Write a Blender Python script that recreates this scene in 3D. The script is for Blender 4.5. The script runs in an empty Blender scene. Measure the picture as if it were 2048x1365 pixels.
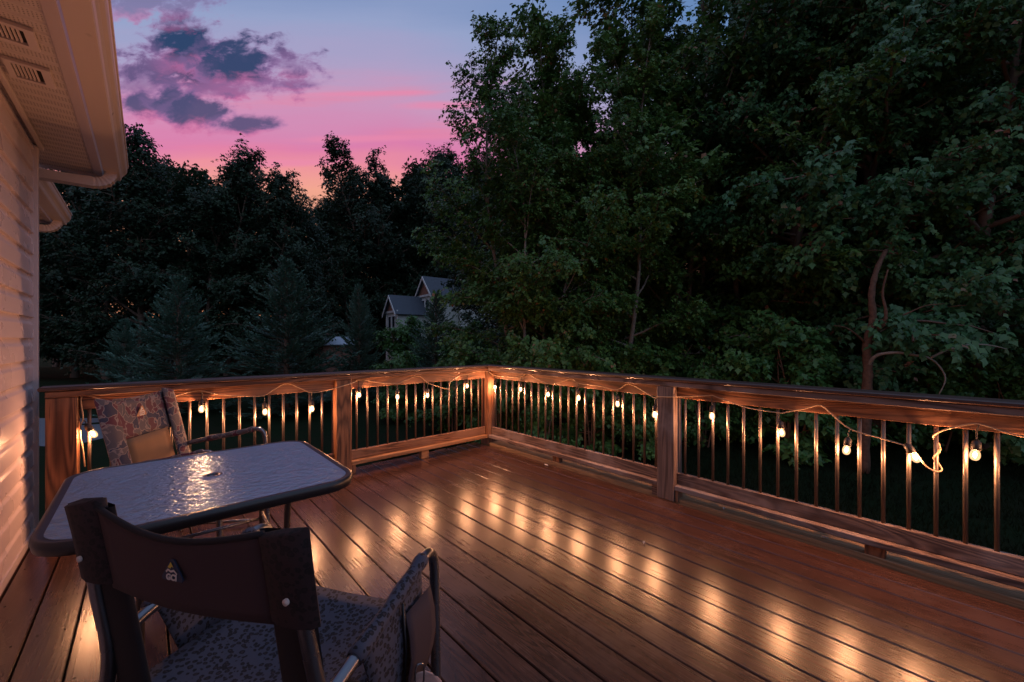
import bpy, math, random
import numpy as np
from mathutils import Vector, Matrix
random.seed(7)
D = bpy.data
SC = bpy.context.scene
COL = SC.collection
PI = math.pi

# ------------------------------------------------------------------ helpers
class MB:
    """collects verts and faces, then links them as one mesh object"""
    def __init__(self):
        self.v = []; self.f = []; self.m = []
    def add(self, vs, fs, mi=0):
        o = len(self.v)
        self.v.extend([tuple(p) for p in vs])
        for f in fs:
            self.f.append(tuple(i + o for i in f)); self.m.append(mi)
        return self
    def box(self, x0, x1, y0, y1, z0, z1, mi=0, mat=None):
        vs = [(x, y, z) for z in (z0, z1) for y in (y0, y1) for x in (x0, x1)]
        if mat is not None: vs = [mat @ Vector(p) for p in vs]
        return self.add(vs, [(0, 2, 3, 1), (4, 5, 7, 6), (0, 1, 5, 4), (2, 6, 7, 3), (0, 4, 6, 2), (1, 3, 7, 5)], mi)
    def beam(self, x0, x1, y0, y1, z0, z1, b=.004, mi=0):
        """box with chamfered edges"""
        vs = []; c = [(x0, x1), (y0, y1), (z0, z1)]
        idx = {}
        for i in (0, 1):
            for j in (0, 1):
                for k in (0, 1):
                    s = (1 if i == 0 else -1, 1 if j == 0 else -1, 1 if k == 0 else -1)
                    base = (c[0][i], c[1][j], c[2][k])
                    for a in range(3):
                        p = [base[q] + (s[q] * b if q != a else 0) for q in range(3)]
                        idx[(i, j, k, a)] = len(vs); vs.append(p)
        fs = []
        def q4(a, val, order):
            r = []
            for (u, w) in order:
                t = [0, 0, 0]; t[a] = val; o = [q for q in range(3) if q != a]
                t[o[0]] = u; t[o[1]] = w; r.append(idx[(t[0], t[1], t[2], a)])
            return r
        for a in range(3):
            for val in (0, 1):
                o4 = [(0, 0), (1, 0), (1, 1), (0, 1)]
                f = q4(a, val, o4)
                flip = (val == 0) ^ (a == 1)
                fs.append(tuple(reversed(f)) if flip else tuple(f))
        ctr = Vector(((x0 + x1) / 2, (y0 + y1) / 2, (z0 + z1) / 2))
        def addq(f):
            P = [Vector(vs[i]) for i in f]
            n = (P[1] - P[0]).cross(P[2] - P[0]); m = sum(P, Vector()) / len(P) - ctr
            fs.append(tuple(f) if n.dot(m) > 0 else tuple(reversed(f)))
        for a in range(3):
            o = [q for q in range(3) if q != a]
            for u in (0, 1):
                for w in (0, 1):
                    t0 = [0, 0, 0]; t0[o[0]] = u; t0[o[1]] = w; t1 = list(t0); t1[a] = 1
                    addq([idx[(*t0, o[0])], idx[(*t1, o[0])], idx[(*t1, o[1])], idx[(*t0, o[1])]])
        for i in (0, 1):
            for j in (0, 1):
                for k in (0, 1): addq([idx[(i, j, k, 0)], idx[(i, j, k, 1)], idx[(i, j, k, 2)]])
        return self.add(vs, fs, mi)
    def tube(self, pts, r, n=8, cap=True, mi=0):
        pts = [Vector(p) for p in pts]
        rs = r if isinstance(r, (list, tuple, np.ndarray)) else [r] * len(pts)
        vs = []; fs = []; up = None
        for i, p in enumerate(pts):
            t = (pts[min(i + 1, len(pts) - 1)] - pts[max(i - 1, 0)])
            if t.length < 1e-9: t = Vector((0, 0, 1))
            t.normalize()
            if up is None:
                up = Vector((0, 0, 1)) if abs(t.z) < .9 else Vector((1, 0, 0))
            s = t.cross(up)
            if s.length < 1e-6: s = t.cross(Vector((0, 1, 0)))
            s.normalize(); w = s.cross(t); up = w
            for k in range(n):
                a = 2 * PI * k / n
                vs.append(p + (s * math.cos(a) + w * math.sin(a)) * rs[i])
        for i in range(len(pts) - 1):
            for k in range(n):
                k2 = (k + 1) % n
                fs.append((i * n + k, (i + 1) * n + k, (i + 1) * n + k2, i * n + k2))
        if cap:
            fs.append(tuple(range(n))); fs.append(tuple(reversed(range((len(pts) - 1) * n, len(pts) * n))))
        return self.add(vs, fs, mi)
    def lathe(self, prof, n=16, c=(0, 0, 0), mat=None, mi=0):
        vs = []; fs = []
        for r, z in prof:
            for k in range(n):
                a = 2 * PI * k / n; p = Vector((r * math.cos(a), r * math.sin(a), z))
                if mat is not None: p = mat @ p
                vs.append(p + Vector(c))
        for i in range(len(prof) - 1):
            for k in range(n):
                k2 = (k + 1) % n
                fs.append((i * n + k, i * n + k2, (i + 1) * n + k2, (i + 1) * n + k))
        return self.add(vs, fs, mi)
    def grid(self, P, mi=0):
        """P[i][j] points"""
        h, w = len(P), len(P[0])
        vs = [p for r in P for p in r]
        return self.add(vs, [(i * w + j, i * w + j + 1, (i + 1) * w + j + 1, (i + 1) * w + j) for i in range(h - 1) for j in range(w - 1)], mi)
    def mesh(self, name, mats, smooth=False):
        me = D.meshes.new(name); me.from_pydata(self.v, [], self.f); me.update()
        for m in (mats if isinstance(mats, (list, tuple)) else [mats]): me.materials.append(m)
        if len(me.materials) > 1: me.polygons.foreach_set('material_index', self.m)
        if smooth: me.polygons.foreach_set('use_smooth', [True] * len(me.polygons))
        return me
    def build(self, name, mats, parent=None, smooth=False):
        return link(name, self.mesh(name, mats, smooth), parent)

def link(name, data, parent=None):
    o = D.objects.new(name, data); COL.objects.link(o)
    if parent is not None: o.parent = parent
    return o
def tag(o, label=None, cat=None, group=None, kind=None):
    if label: o['label'] = label
    if cat: o['category'] = cat
    if group: o['group'] = group
    if kind: o['kind'] = kind
    return o
def thing(name, label, cat, loc=(0, 0, 0), rz=0, group=None):
    o = D.objects.new(name, None); COL.objects.link(o); o.location = loc; o.rotation_euler = (0, 0, rz)
    o.empty_display_size = .1
    return tag(o, label, cat, group)
def solidify(o, t, off=0):
    m = o.modifiers.new('solid', 'SOLIDIFY'); m.thickness = t; m.offset = off; return o
def subsurf(o, n=1):
    m = o.modifiers.new('sub', 'SUBSURF'); m.levels = n; m.render_levels = n; return o
def spline(pts, per=6):
    """Catmull-Rom through points"""
    P = [Vector(p) for p in pts]; out = []
    for i in range(len(P) - 1):
        a = P[max(i - 1, 0)]; b = P[i]; c = P[i + 1]; d = P[min(i + 2, len(P) - 1)]
        for k in range(per):
            t = k / per
            out.append(.5 * ((2 * b) + (c - a) * t + (2 * a - 5 * b + 4 * c - d) * t * t + (3 * b - a - 3 * c + d) * t ** 3))
    out.append(P[-1]); return out

# ------------------------------------------------------------------ camera frame (photograph's standpoint)
EYE = Vector((-3.006, -3.757, 1.24))
TH = math.radians(42.05)
FW = Vector((math.sin(TH), math.cos(TH), 0)); RT = Vector((math.cos(TH), -math.sin(TH), 0))
def ld(lat, dep, z=0.0):
    p = EYE + RT * lat + FW * dep
    return (p.x, p.y, z)
cam = D.cameras.new('camera'); cam.lens = 809 / 2048 * 36; cam.sensor_width = 36; cam.clip_start = .05; cam.clip_end = 2000
co = link('camera', cam); co.location = EYE; co.rotation_euler = (PI / 2, 0, -TH); SC.camera = co
SC.view_settings.view_transform = 'Standard'; SC.view_settings.look = 'None'
SC.view_settings.exposure = 0; SC.view_settings.gamma = 1
SC.cycles.use_denoising = True
SC.cycles.sample_clamp_indirect = 3
SC.cycles.max_bounces = 7; SC.cycles.transparent_max_bounces = 8
SC.cycles.diffuse_bounces = 3; SC.cycles.glossy_bounces = 4; SC.cycles.transmission_bounces = 6

# ------------------------------------------------------------------ node helper
class NT:
    def __init__(self, tree): self.t = tree
    def n(self, typ, ins=None, **kw):
        nd = self.t.nodes.new('ShaderNode' + typ)
        for k, v in kw.items(): setattr(nd, k, v)
        for k, v in (ins or {}).items(): self.set(nd.inputs[k], v)
        return nd
    def set(self, sock, v):
        if isinstance(v, bpy.types.NodeSocket): self.t.links.new(v, sock)
        elif hasattr(v, 'outputs'): self.t.links.new(v.outputs[0], sock)
        else: sock.default_value = v
    def m(self, op, a, b=None, c=None, clamp=False):
        nd = self.t.nodes.new('ShaderNodeMath'); nd.operation = op; nd.use_clamp = clamp
        for i, v in enumerate((a, b, c)):
            if v is not None: self.set(nd.inputs[i], v)
        return nd.outputs[0]
    def vm(self, op, a, b=None):
        nd = self.t.nodes.new('ShaderNodeVectorMath'); nd.operation = op
        self.set(nd.inputs[0], a)
        if b is not None: self.set(nd.inputs[1], b)
        return nd.outputs['Value'] if op in ('DOT_PRODUCT', 'LENGTH') else nd.outputs[0]
    def mix(self, f, a, b, bt='MIX'):
        nd = self.t.nodes.new('ShaderNodeMix'); nd.data_type = 'RGBA'; nd.blend_type = bt
        self.set(nd.inputs[0], f); self.set(nd.inputs[6], a); self.set(nd.inputs[7], b)
        return nd.outputs[2]
    def ramp(self, f, stops, mode='LINEAR'):
        nd = self.t.nodes.new('ShaderNodeValToRGB'); cr = nd.color_ramp; cr.interpolation = mode
        while len(cr.elements) < len(stops): cr.elements.new(.5)
        for e, (p, c) in zip(cr.elements, stops):
            e.position = p; e.color = (*c, 1) if len(c) == 3 else c
        self.set(nd.inputs[0], f); return nd.outputs[0]
    def smooth(self, x, a, b):
        nd = self.t.nodes.new('ShaderNodeMapRange'); nd.interpolation_type = 'SMOOTHSTEP'
        self.set(nd.inputs[0], x); nd.inputs[1].default_value = a; nd.inputs[2].default_value = b
        return nd.outputs[0]
    def noise(self, vec, scale, detail=4, rough=.5, dist=0, out='Factor'):
        nd = self.n('TexNoise', {'Scale': scale, 'Detail': detail, 'Roughness': rough, 'Distortion': dist})
        if vec is not None: self.set(nd.inputs['Vector'], vec)
        return nd.outputs[0] if out == 'Factor' else nd.outputs['Color']
    def mapping(self, vec, loc=(0, 0, 0), rot=(0, 0, 0), scale=(1, 1, 1)):
        return self.n('Mapping', {'Vector': vec, 'Location': loc, 'Rotation': rot, 'Scale': scale}).outputs[0]
def c4(c): return (c[0], c[1], c[2], 1)
def material(name):
    m = D.materials.new(name); m.use_nodes = True; m.node_tree.nodes.clear()
    t = NT(m.node_tree); t.out = t.n('OutputMaterial'); return m, t
def principled(t, **k):
    p = t.n('BsdfPrincipled', {a.replace('_', ' '): v for a, v in k.items()})
    t.t.links.new(p.outputs[0], t.out.inputs[0]); return p
def bump(t, h, strength=.3, dist=.01):
    return t.n('Bump', {'Height': h, 'Strength': strength, 'Distance': dist}).outputs[0]
def simple(name, col, rough=.5, metal=0, var=.12, vs=8, **k):
    m, t = material(name)
    tc = t.n('TexCoord').outputs['Object']
    nz = t.noise(tc, vs, 5)
    c = t.mix(t.m('MULTIPLY', nz, 1.0), c4([x * (1 - var) for x in col]), c4([x * (1 + var) for x in col]))
    principled(t, Base_Color=c, Roughness=t.m('ADD', rough - .06, t.m('MULTIPLY', nz, .12)), Metallic=metal, **k)
    return m

def wood(name, axis, light, dark, rough=.55, spec=.35, rings=26, worn=None, fine=1.0, bumps=.25):
    m, t = material(name)
    tc = t.n('TexCoord').outputs['Object']
    isl = t.n('NewGeometry').outputs['Random Per Island']
    oi = t.n('ObjectInfo').outputs['Random']
    off = t.n('CombineXYZ', {0: t.m('MULTIPLY', isl, 37.0), 1: t.m('MULTIPLY', oi, 23.0), 2: t.m('MULTIPLY', isl, 11.0)}).outputs[0]
    sc = {'X': (.9, 9, 9), 'Y': (9, .9, 9), 'Z': (9, 9, .9)}[axis]
    v = t.vm('ADD', t.mapping(tc, scale=sc), off)
    n1 = t.noise(v, .55, 2, .5, .4)
    ring = t.m('ADD', t.m('MULTIPLY', t.m('SINE', t.m('MULTIPLY', n1, rings * 5.0)), .5), .5)
    sf = {'X': (2.5, 85, 85), 'Y': (85, 2.5, 85), 'Z': (85, 85, 2.5)}[axis]
    n2 = t.noise(t.vm('ADD', t.mapping(tc, scale=sf), off), 1.0, 3, .6)
    n3 = t.noise(t.vm('ADD', tc, off), 2.2, 4, .6)
    g = t.m('MULTIPLY', t.m('ADD', .12, t.m('MULTIPLY', t.m('POWER', ring, .8), .88)), t.m('ADD', .1, t.m('MULTIPLY', n2, 1.6)), clamp=True)
    c = t.mix(g, c4(dark), c4(light))
    c = t.mix(t.m('MULTIPLY', t.smooth(n2, .52, .68), .55 * fine), c, c4([x * .5 for x in dark]))
    c = t.mix(t.m('MULTIPLY', t.m('ADD', isl, oi), .16), c, c4([x * .6 for x in dark]))
    if worn is not None: c = t.mix(t.m('MULTIPLY', t.smooth(n3, .45, .68), .7), c, c4(worn))
    h = t.m('ADD', t.m('MULTIPLY', ring, .5), t.m('MULTIPLY', n2, .8))
    r = t.m('ADD', rough - .12, t.m('MULTIPLY', n3, .24))
    principled(t, Base_Color=c, Roughness=r, Normal=bump(t, h, bumps, .004), **{'Specular IOR Level': spec})
    return m

def leafmat(name, a, b, young=None, rough=.45, trans=.25, spec=.32):
    m, t = material(name)
    isl = t.n('NewGeometry').outputs['Random Per Island']
    oi = t.n('ObjectInfo').outputs['Random']
    tc = t.n('TexCoord').outputs['Object']
    nz = t.noise(tc, .9, 2)
    f = t.m('ADD', t.m('MULTIPLY', isl, .55), t.m('MULTIPLY', t.smooth(nz, .35, .68), .45), clamp=True)
    c = t.mix(f, c4(a), c4(b))
    c = t.mix(t.m('MULTIPLY', oi, .35), c, c4([x * .55 for x in a]))
    if young is not None: c = t.mix(t.m('MULTIPLY', t.smooth(isl, .93, .96), t.smooth(nz, .45, .6)), c, c4(young))
    p = t.n('BsdfPrincipled', {'Base Color': c, 'Roughness': rough, 'Specular IOR Level': spec})
    tr = t.n('BsdfTranslucent', {'Color': c})
    mx = t.n('MixShader', {0: trans, 1: p.outputs[0], 2: tr.outputs[0]})
    t.t.links.new(mx.outputs[0], t.out.inputs[0]); return m

# ------------------------------------------------------------------ materials
M = {}
STL, STD = (.30, .125, .058), (.050, .016, .008)
for ax in 'XYZ':
    M['wood' + ax] = wood('stained_timber_' + ax, ax, STL, STD, worn=(.22, .115, .07))
M['woodgrey'] = wood('weathered_timber', 'Y', (.225, .145, .115), (.070, .044, .038), worn=(.27, .215, .20), rough=.72, spec=.18)
M['ledge'] = wood('pale_timber', 'X', (.38, .19, .09), (.20, .085, .035), rough=.6)
M['rawedge'] = wood('raw_pine', 'Y', (.36, .225, .125), (.20, .115, .06), rough=.6)
M['cap'] = simple('composite_cap', (.055, .026, .020), .42, var=.25, vs=30)
M['bronze'] = simple('bronze_tube', (.15, .115, .095), .42, .75, var=.08)
M['socket'] = simple('dark_rubber', (.030, .020, .015), .5)
M['cord'] = simple('tan_cord', (.40, .26, .15), .5)
M['rim'] = simple('dark_powder_coat', (.010, .010, .013), .38)
M['leg'] = simple('brown_powder_coat', (.030, .018, .014), .35)
M['tube'] = simple('gunmetal_tube', (.16, .16, .18), .28, .9)
M['black'] = simple('black_fabric', (.008, .006, .009), .9)
M['plum'] = simple('plum_canvas', (.036, .019, .025), .85, var=.2, vs=60)
M['tan'] = simple('tan_canvas', (.20, .10, .045), .85, var=.2, vs=14)
M['pink'] = simple('pale_cotton', (.45, .30, .27), .9)
M['vinyl'] = simple('vinyl_siding', (.58, .48, .50), .28, var=.04, vs=3)
M['trim'] = simple('cream_trim', (.54, .45, .45), .4, var=.05, vs=4)
M['gutter'] = None
M['black_hole'] = simple('vent_dark', (.015, .012, .010), .9)
M['asphalt'] = simple('asphalt_drive', (.10, .105, .12), .8, var=.25, vs=9)
M['roof_shingle'] = simple('slate_shingle', (.055, .065, .085), .8, var=.3, vs=6)
M['shake'] = simple('red_shake', (.25, .11, .075), .8, var=.3, vs=5)
M['white'] = simple('white_trim', (.62, .60, .58), .5, var=.05)
M['greysiding'] = simple('grey_siding', (.42, .42, .38), .6, var=.08)
M['pane'] = simple('window_pane', (.02, .025, .035), .08)
M['tinroof'] = simple('tin_roof', (.55, .60, .68), .4, .3)
M['bark'] = simple('brown_bark', (.15, .09, .062), .85, var=.5, vs=14)
M['redbark'] = simple('reddish_bark', (.105, .055, .036), .9, var=.75, vs=22, **{'Specular IOR Level': .15})
M['palebark'] = simple('pale_bark', (.19, .15, .12), .8, var=.45, vs=11)
M['leafA'] = leafmat('maple_leaf', (.040, .118, .030), (.140, .235, .045), (.28, .13, .06))
M['leafB'] = leafmat('broad_leaf', (.032, .110, .042), (.105, .225, .072), (.26, .12, .08), rough=.42)
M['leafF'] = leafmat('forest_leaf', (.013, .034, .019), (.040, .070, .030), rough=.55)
M['leafS'] = leafmat('shrub_leaf', (.036, .115, .030), (.110, .215, .050), rough=.42)
M['conifer'] = leafmat('cypress_spray', (.032, .088, .060), (.115, .205, .142), rough=.55, trans=.1)

def soffit_mat():
    m, t = material('perforated_soffit')
    tc = t.n('TexCoord').outputs['Object']
    s = t.n('SeparateXYZ', {0: tc})
    fx = t.m('SUBTRACT', t.m('FRACT', t.m('MULTIPLY', s.outputs[0], 85.0)), .5)
    fy = t.m('SUBTRACT', t.m('FRACT', t.m('MULTIPLY', s.outputs[1], 85.0)), .5)
    d = t.m('SQRT', t.m('ADD', t.m('MULTIPLY', fx, fx), t.m('MULTIPLY', fy, fy)))
    band = t.m('FRACT', t.m('DIVIDE', t.m('ADD', s.outputs[1], 10.0), .082))
    on = t.m('MULTIPLY', t.smooth(band, .2, .24), t.m('SUBTRACT', 1.0, t.smooth(band, .78, .82)))
    hole = t.m('MULTIPLY', t.m('SUBTRACT', 1.0, t.smooth(d, .18, .30)), on)
    c = t.mix(t.m('MULTIPLY', hole, .85), (.50, .42, .405, 1), (.05, .035, .03, 1))
    principled(t, Base_Color=c, Roughness=.5, Normal=bump(t, t.m('MULTIPLY', hole, -1.0), .3, .002)); return m
M['soffit'] = soffit_mat()
def gutter_mat():
    m, t = material('stained_gutter')
    tc = t.n('TexCoord').outputs['Object']
    v = t.n('TexVoronoi', {'Vector': tc, 'Scale': 5.5}); nz = t.noise(tc, 30, 4)
    sp = t.m('SUBTRACT', 1.0, t.smooth(t.m('ADD', v.outputs['Distance'], t.m('MULTIPLY', nz, .08)), .06, .16))
    c = t.mix(t.m('MULTIPLY', sp, .65), (.54, .44, .415, 1), (.08, .065, .05, 1))
    principled(t, Base_Color=c, Roughness=.36); return m
M['gutter'] = gutter_mat()
def deck_mat():
    m, t = material('stained_decking')
    tc = t.n('TexCoord').outputs['Object']
    isl = t.n('NewGeometry').outputs['Random Per Island']
    off = t.n('CombineXYZ', {0: t.m('MULTIPLY', isl, 31.0), 1: t.m('MULTIPLY', isl, 57.0), 2: 0.0}).outputs[0]
    v = t.vm('ADD', t.mapping(tc, scale=(11, .75, 3)), off)
    n1 = t.noise(v, .62, 2, .5, .5)
    ring = t.m('ADD', t.m('MULTIPLY', t.m('SINE', t.m('MULTIPLY', n1, 120.0)), .5), .5)
    n2 = t.noise(t.vm('ADD', t.mapping(tc, scale=(95, 2.4, 30)), off), 1.0, 4, .65)
    n3 = t.noise(tc, 1.5, 5, .62); n4 = t.noise(tc, 7.0, 5, .6)
    kn = t.n('TexVoronoi', {'Vector': t.vm('ADD', t.mapping(tc, scale=(5.0, 2.2, 1)), off), 'Scale': 1.0})
    knot = t.m('SUBTRACT', 1.0, t.smooth(t.m('ADD', kn.outputs['Distance'], t.m('MULTIPLY', n4, .05)), .07, .12))
    g = t.m('MULTIPLY', t.m('ADD', .25, t.m('MULTIPLY', ring, .75)), t.m('ADD', .05, t.m('MULTIPLY', n2, 1.6)), clamp=True)
    c = t.mix(g, (.017, .0078, .0065, 1), (.084, .0385, .026, 1))
    c = t.mix(t.m('MULTIPLY', isl, .5), c, (.050, .017, .011, 1))
    c = t.mix(t.m('MULTIPLY', t.smooth(n2, .54, .68), .65), c, (.022, .008, .006, 1))
    c = t.mix(t.m('MULTIPLY', t.smooth(n3, .5, .7), .45), c, (.105, .062, .052, 1))
    c = t.mix(t.m('MULTIPLY', knot, .6), c, (.045, .018, .010, 1))
    r = t.m('ADD', t.m('ADD', .15, t.m('MULTIPLY', n3, .15)), t.m('MULTIPLY', n2, .08))
    h = t.m('ADD', t.m('MULTIPLY', n2, .7), t.m('ADD', t.m('MULTIPLY', ring, .25), t.m('MULTIPLY', n4, .12)))
    principled(t, Base_Color=c, Roughness=r, Normal=bump(t, h, .085, .004), **{'Specular IOR Level': .36, 'Coat Weight': .30, 'Coat Roughness': t.m('ADD', .17, t.m('MULTIPLY', n4, .12)), 'Coat Normal': bump(t, h, .05, .004)}); return m
M['deck'] = deck_mat()
def leopard_mat(name, base, ring, core):
    m, t = material(name)
    tc = t.n('TexCoord').outputs['Object']
    v = t.n('TexVoronoi', {'Vector': t.vm('ADD', tc, t.mapping(t.noise(tc, 60, 2, out='Color'), scale=(.012, .012, .012))), 'Scale': 78.0, 'Randomness': .85})
    d = v.outputs['Distance']; nz = t.noise(tc, 90, 2)
    dd = t.m('ADD', d, t.m('MULTIPLY', t.m('SUBTRACT', nz, .5), .35))
    ri = t.m('MULTIPLY', t.smooth(dd, .16, .24), t.m('SUBTRACT', 1.0, t.smooth(dd, .40, .47)))
    c = t.mix(t.m('SUBTRACT', 1.0, t.smooth(dd, .22, .36)), c4(base), c4(core))
    c = t.mix(ri, c, c4(ring))
    principled(t, Base_Color=c, Roughness=.85); return m
M['leopard'] = leopard_mat('leopard_fabric', (.052, .052, .078), (.006, .004, .007), (.030, .018, .024))
M['leopard_dark'] = leopard_mat('dark_leopard_fabric', (.018, .009, .012), (.004, .003, .004), (.009, .005, .007))
def camo_mat():
    m, t = material('camouflage_fabric')
    tc = t.n('TexCoord').outputs['Object']
    w = t.vm('ADD', tc, t.mapping(t.noise(tc, 13, 2, out='Color'), scale=(.14, .14, .14)))
    v = t.n('TexVoronoi', {'Vector': w, 'Scale': 19.0}); e = t.n('TexVoronoi', {'Vector': w, 'Scale': 19.0}, feature='DISTANCE_TO_EDGE')
    r = t.n('SeparateColor', {0: v.outputs['Color']}).outputs[0]
    c = t.ramp(r, [(0, (.085, .066, .072)), (.28, (.085, .017, .032)), (.56, (.026, .028, .056)), (.76, (.070, .060, .064)), (.88, (.085, .026, .036))], 'CONSTANT')
    c = t.mix(t.m('SUBTRACT', 1.0, t.smooth(e.outputs['Distance'], .03, .075)), c, (.19, .14, .13, 1))
    principled(t, Base_Color=c, Roughness=.85); return m
M['camo'] = camo_mat()
def glass_mat():
    m, t = material('rippled_glass')
    tc = t.n('TexCoord').outputs['Object']
    n = t.noise(t.mapping(tc, rot=(0, 0, .73), scale=(32, 54, 40)), 1.0, 2, .5, .9)
    nrm = bump(t, n, 1.0, .0075)
    gl = t.n('BsdfGlossy', {'Color': (.70, .86, 1.0, 1), 'Roughness': .30, 'Normal': nrm})
    rf = t.n('BsdfPrincipled', {'Base Color': (.22, .27, .36, 1), 'Roughness': .5, 'Normal': nrm, 'Specular IOR Level': 0.2})
    tp = t.n('BsdfRefraction', {'Color': (.62, .68, .72, 1), 'Roughness': .12, 'IOR': 1.1, 'Normal': nrm})
    a = t.n('MixShader', {0: .5, 1: rf.outputs[0], 2: tp.outputs[0]})
    fr = t.n('Fresnel', {'IOR': 1.5, 'Normal': nrm})
    b = t.n('MixShader', {0: t.m('MINIMUM', t.m('ADD', fr.outputs[0], .26), .46), 1: a.outputs[0], 2: gl.outputs[0]})
    t.t.links.new(b.outputs[0], t.out.inputs[0]); return m
M['glass'] = glass_mat()
def bulb_mats():
    m, t = material('frosted_bulb_glass')
    e = t.n('Emission', {'Color': (1, .55, .26, 1), 'Strength': 1.9}); tp = t.n('BsdfTransparent', {'Color': (1, 1, 1, 1)})
    lw = t.n('LayerWeight', {'Blend': .35}).outputs['Facing']
    mx = t.n('MixShader', {0: t.m('SUBTRACT', .75, t.m('MULTIPLY', lw, .45)), 1: tp.outputs[0], 2: e.outputs[0]})
    t.t.links.new(mx.outputs[0], t.out.inputs[0])
    f, t = material('hot_filament')
    e = t.n('Emission', {'Color': BULBC, 'Strength': BULB})
    t.t.links.new(e.outputs[0], t.out.inputs[0]); return m, f
BULB = 14500.0; BULBC = (1, .43, .195, 1)
M['bulb'], M['filament'] = bulb_mats()
def ground_mat():
    m, t = material('forest_ground')
    tc = t.n('TexCoord').outputs['Object']
    a = t.noise(tc, .6, 6, .65); b = t.noise(tc, 9, 5, .7)
    c = t.mix(t.smooth(a, .4, .62), (.010, .020, .009, 1), (.016, .018, .010, 1))
    c = t.mix(t.m('MULTIPLY', b, .6), c, (.009, .015, .006, 1))
    principled(t, Base_Color=c, Roughness=1.0, Normal=bump(t, b, .6, .08), **{'Specular IOR Level': .03}); return m
M['ground'] = ground_mat()
M['grass'] = leafmat('grass_blade', (.004, .011, .004), (.014, .025, .008), rough=.8, spec=.1, trans=.3)

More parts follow.
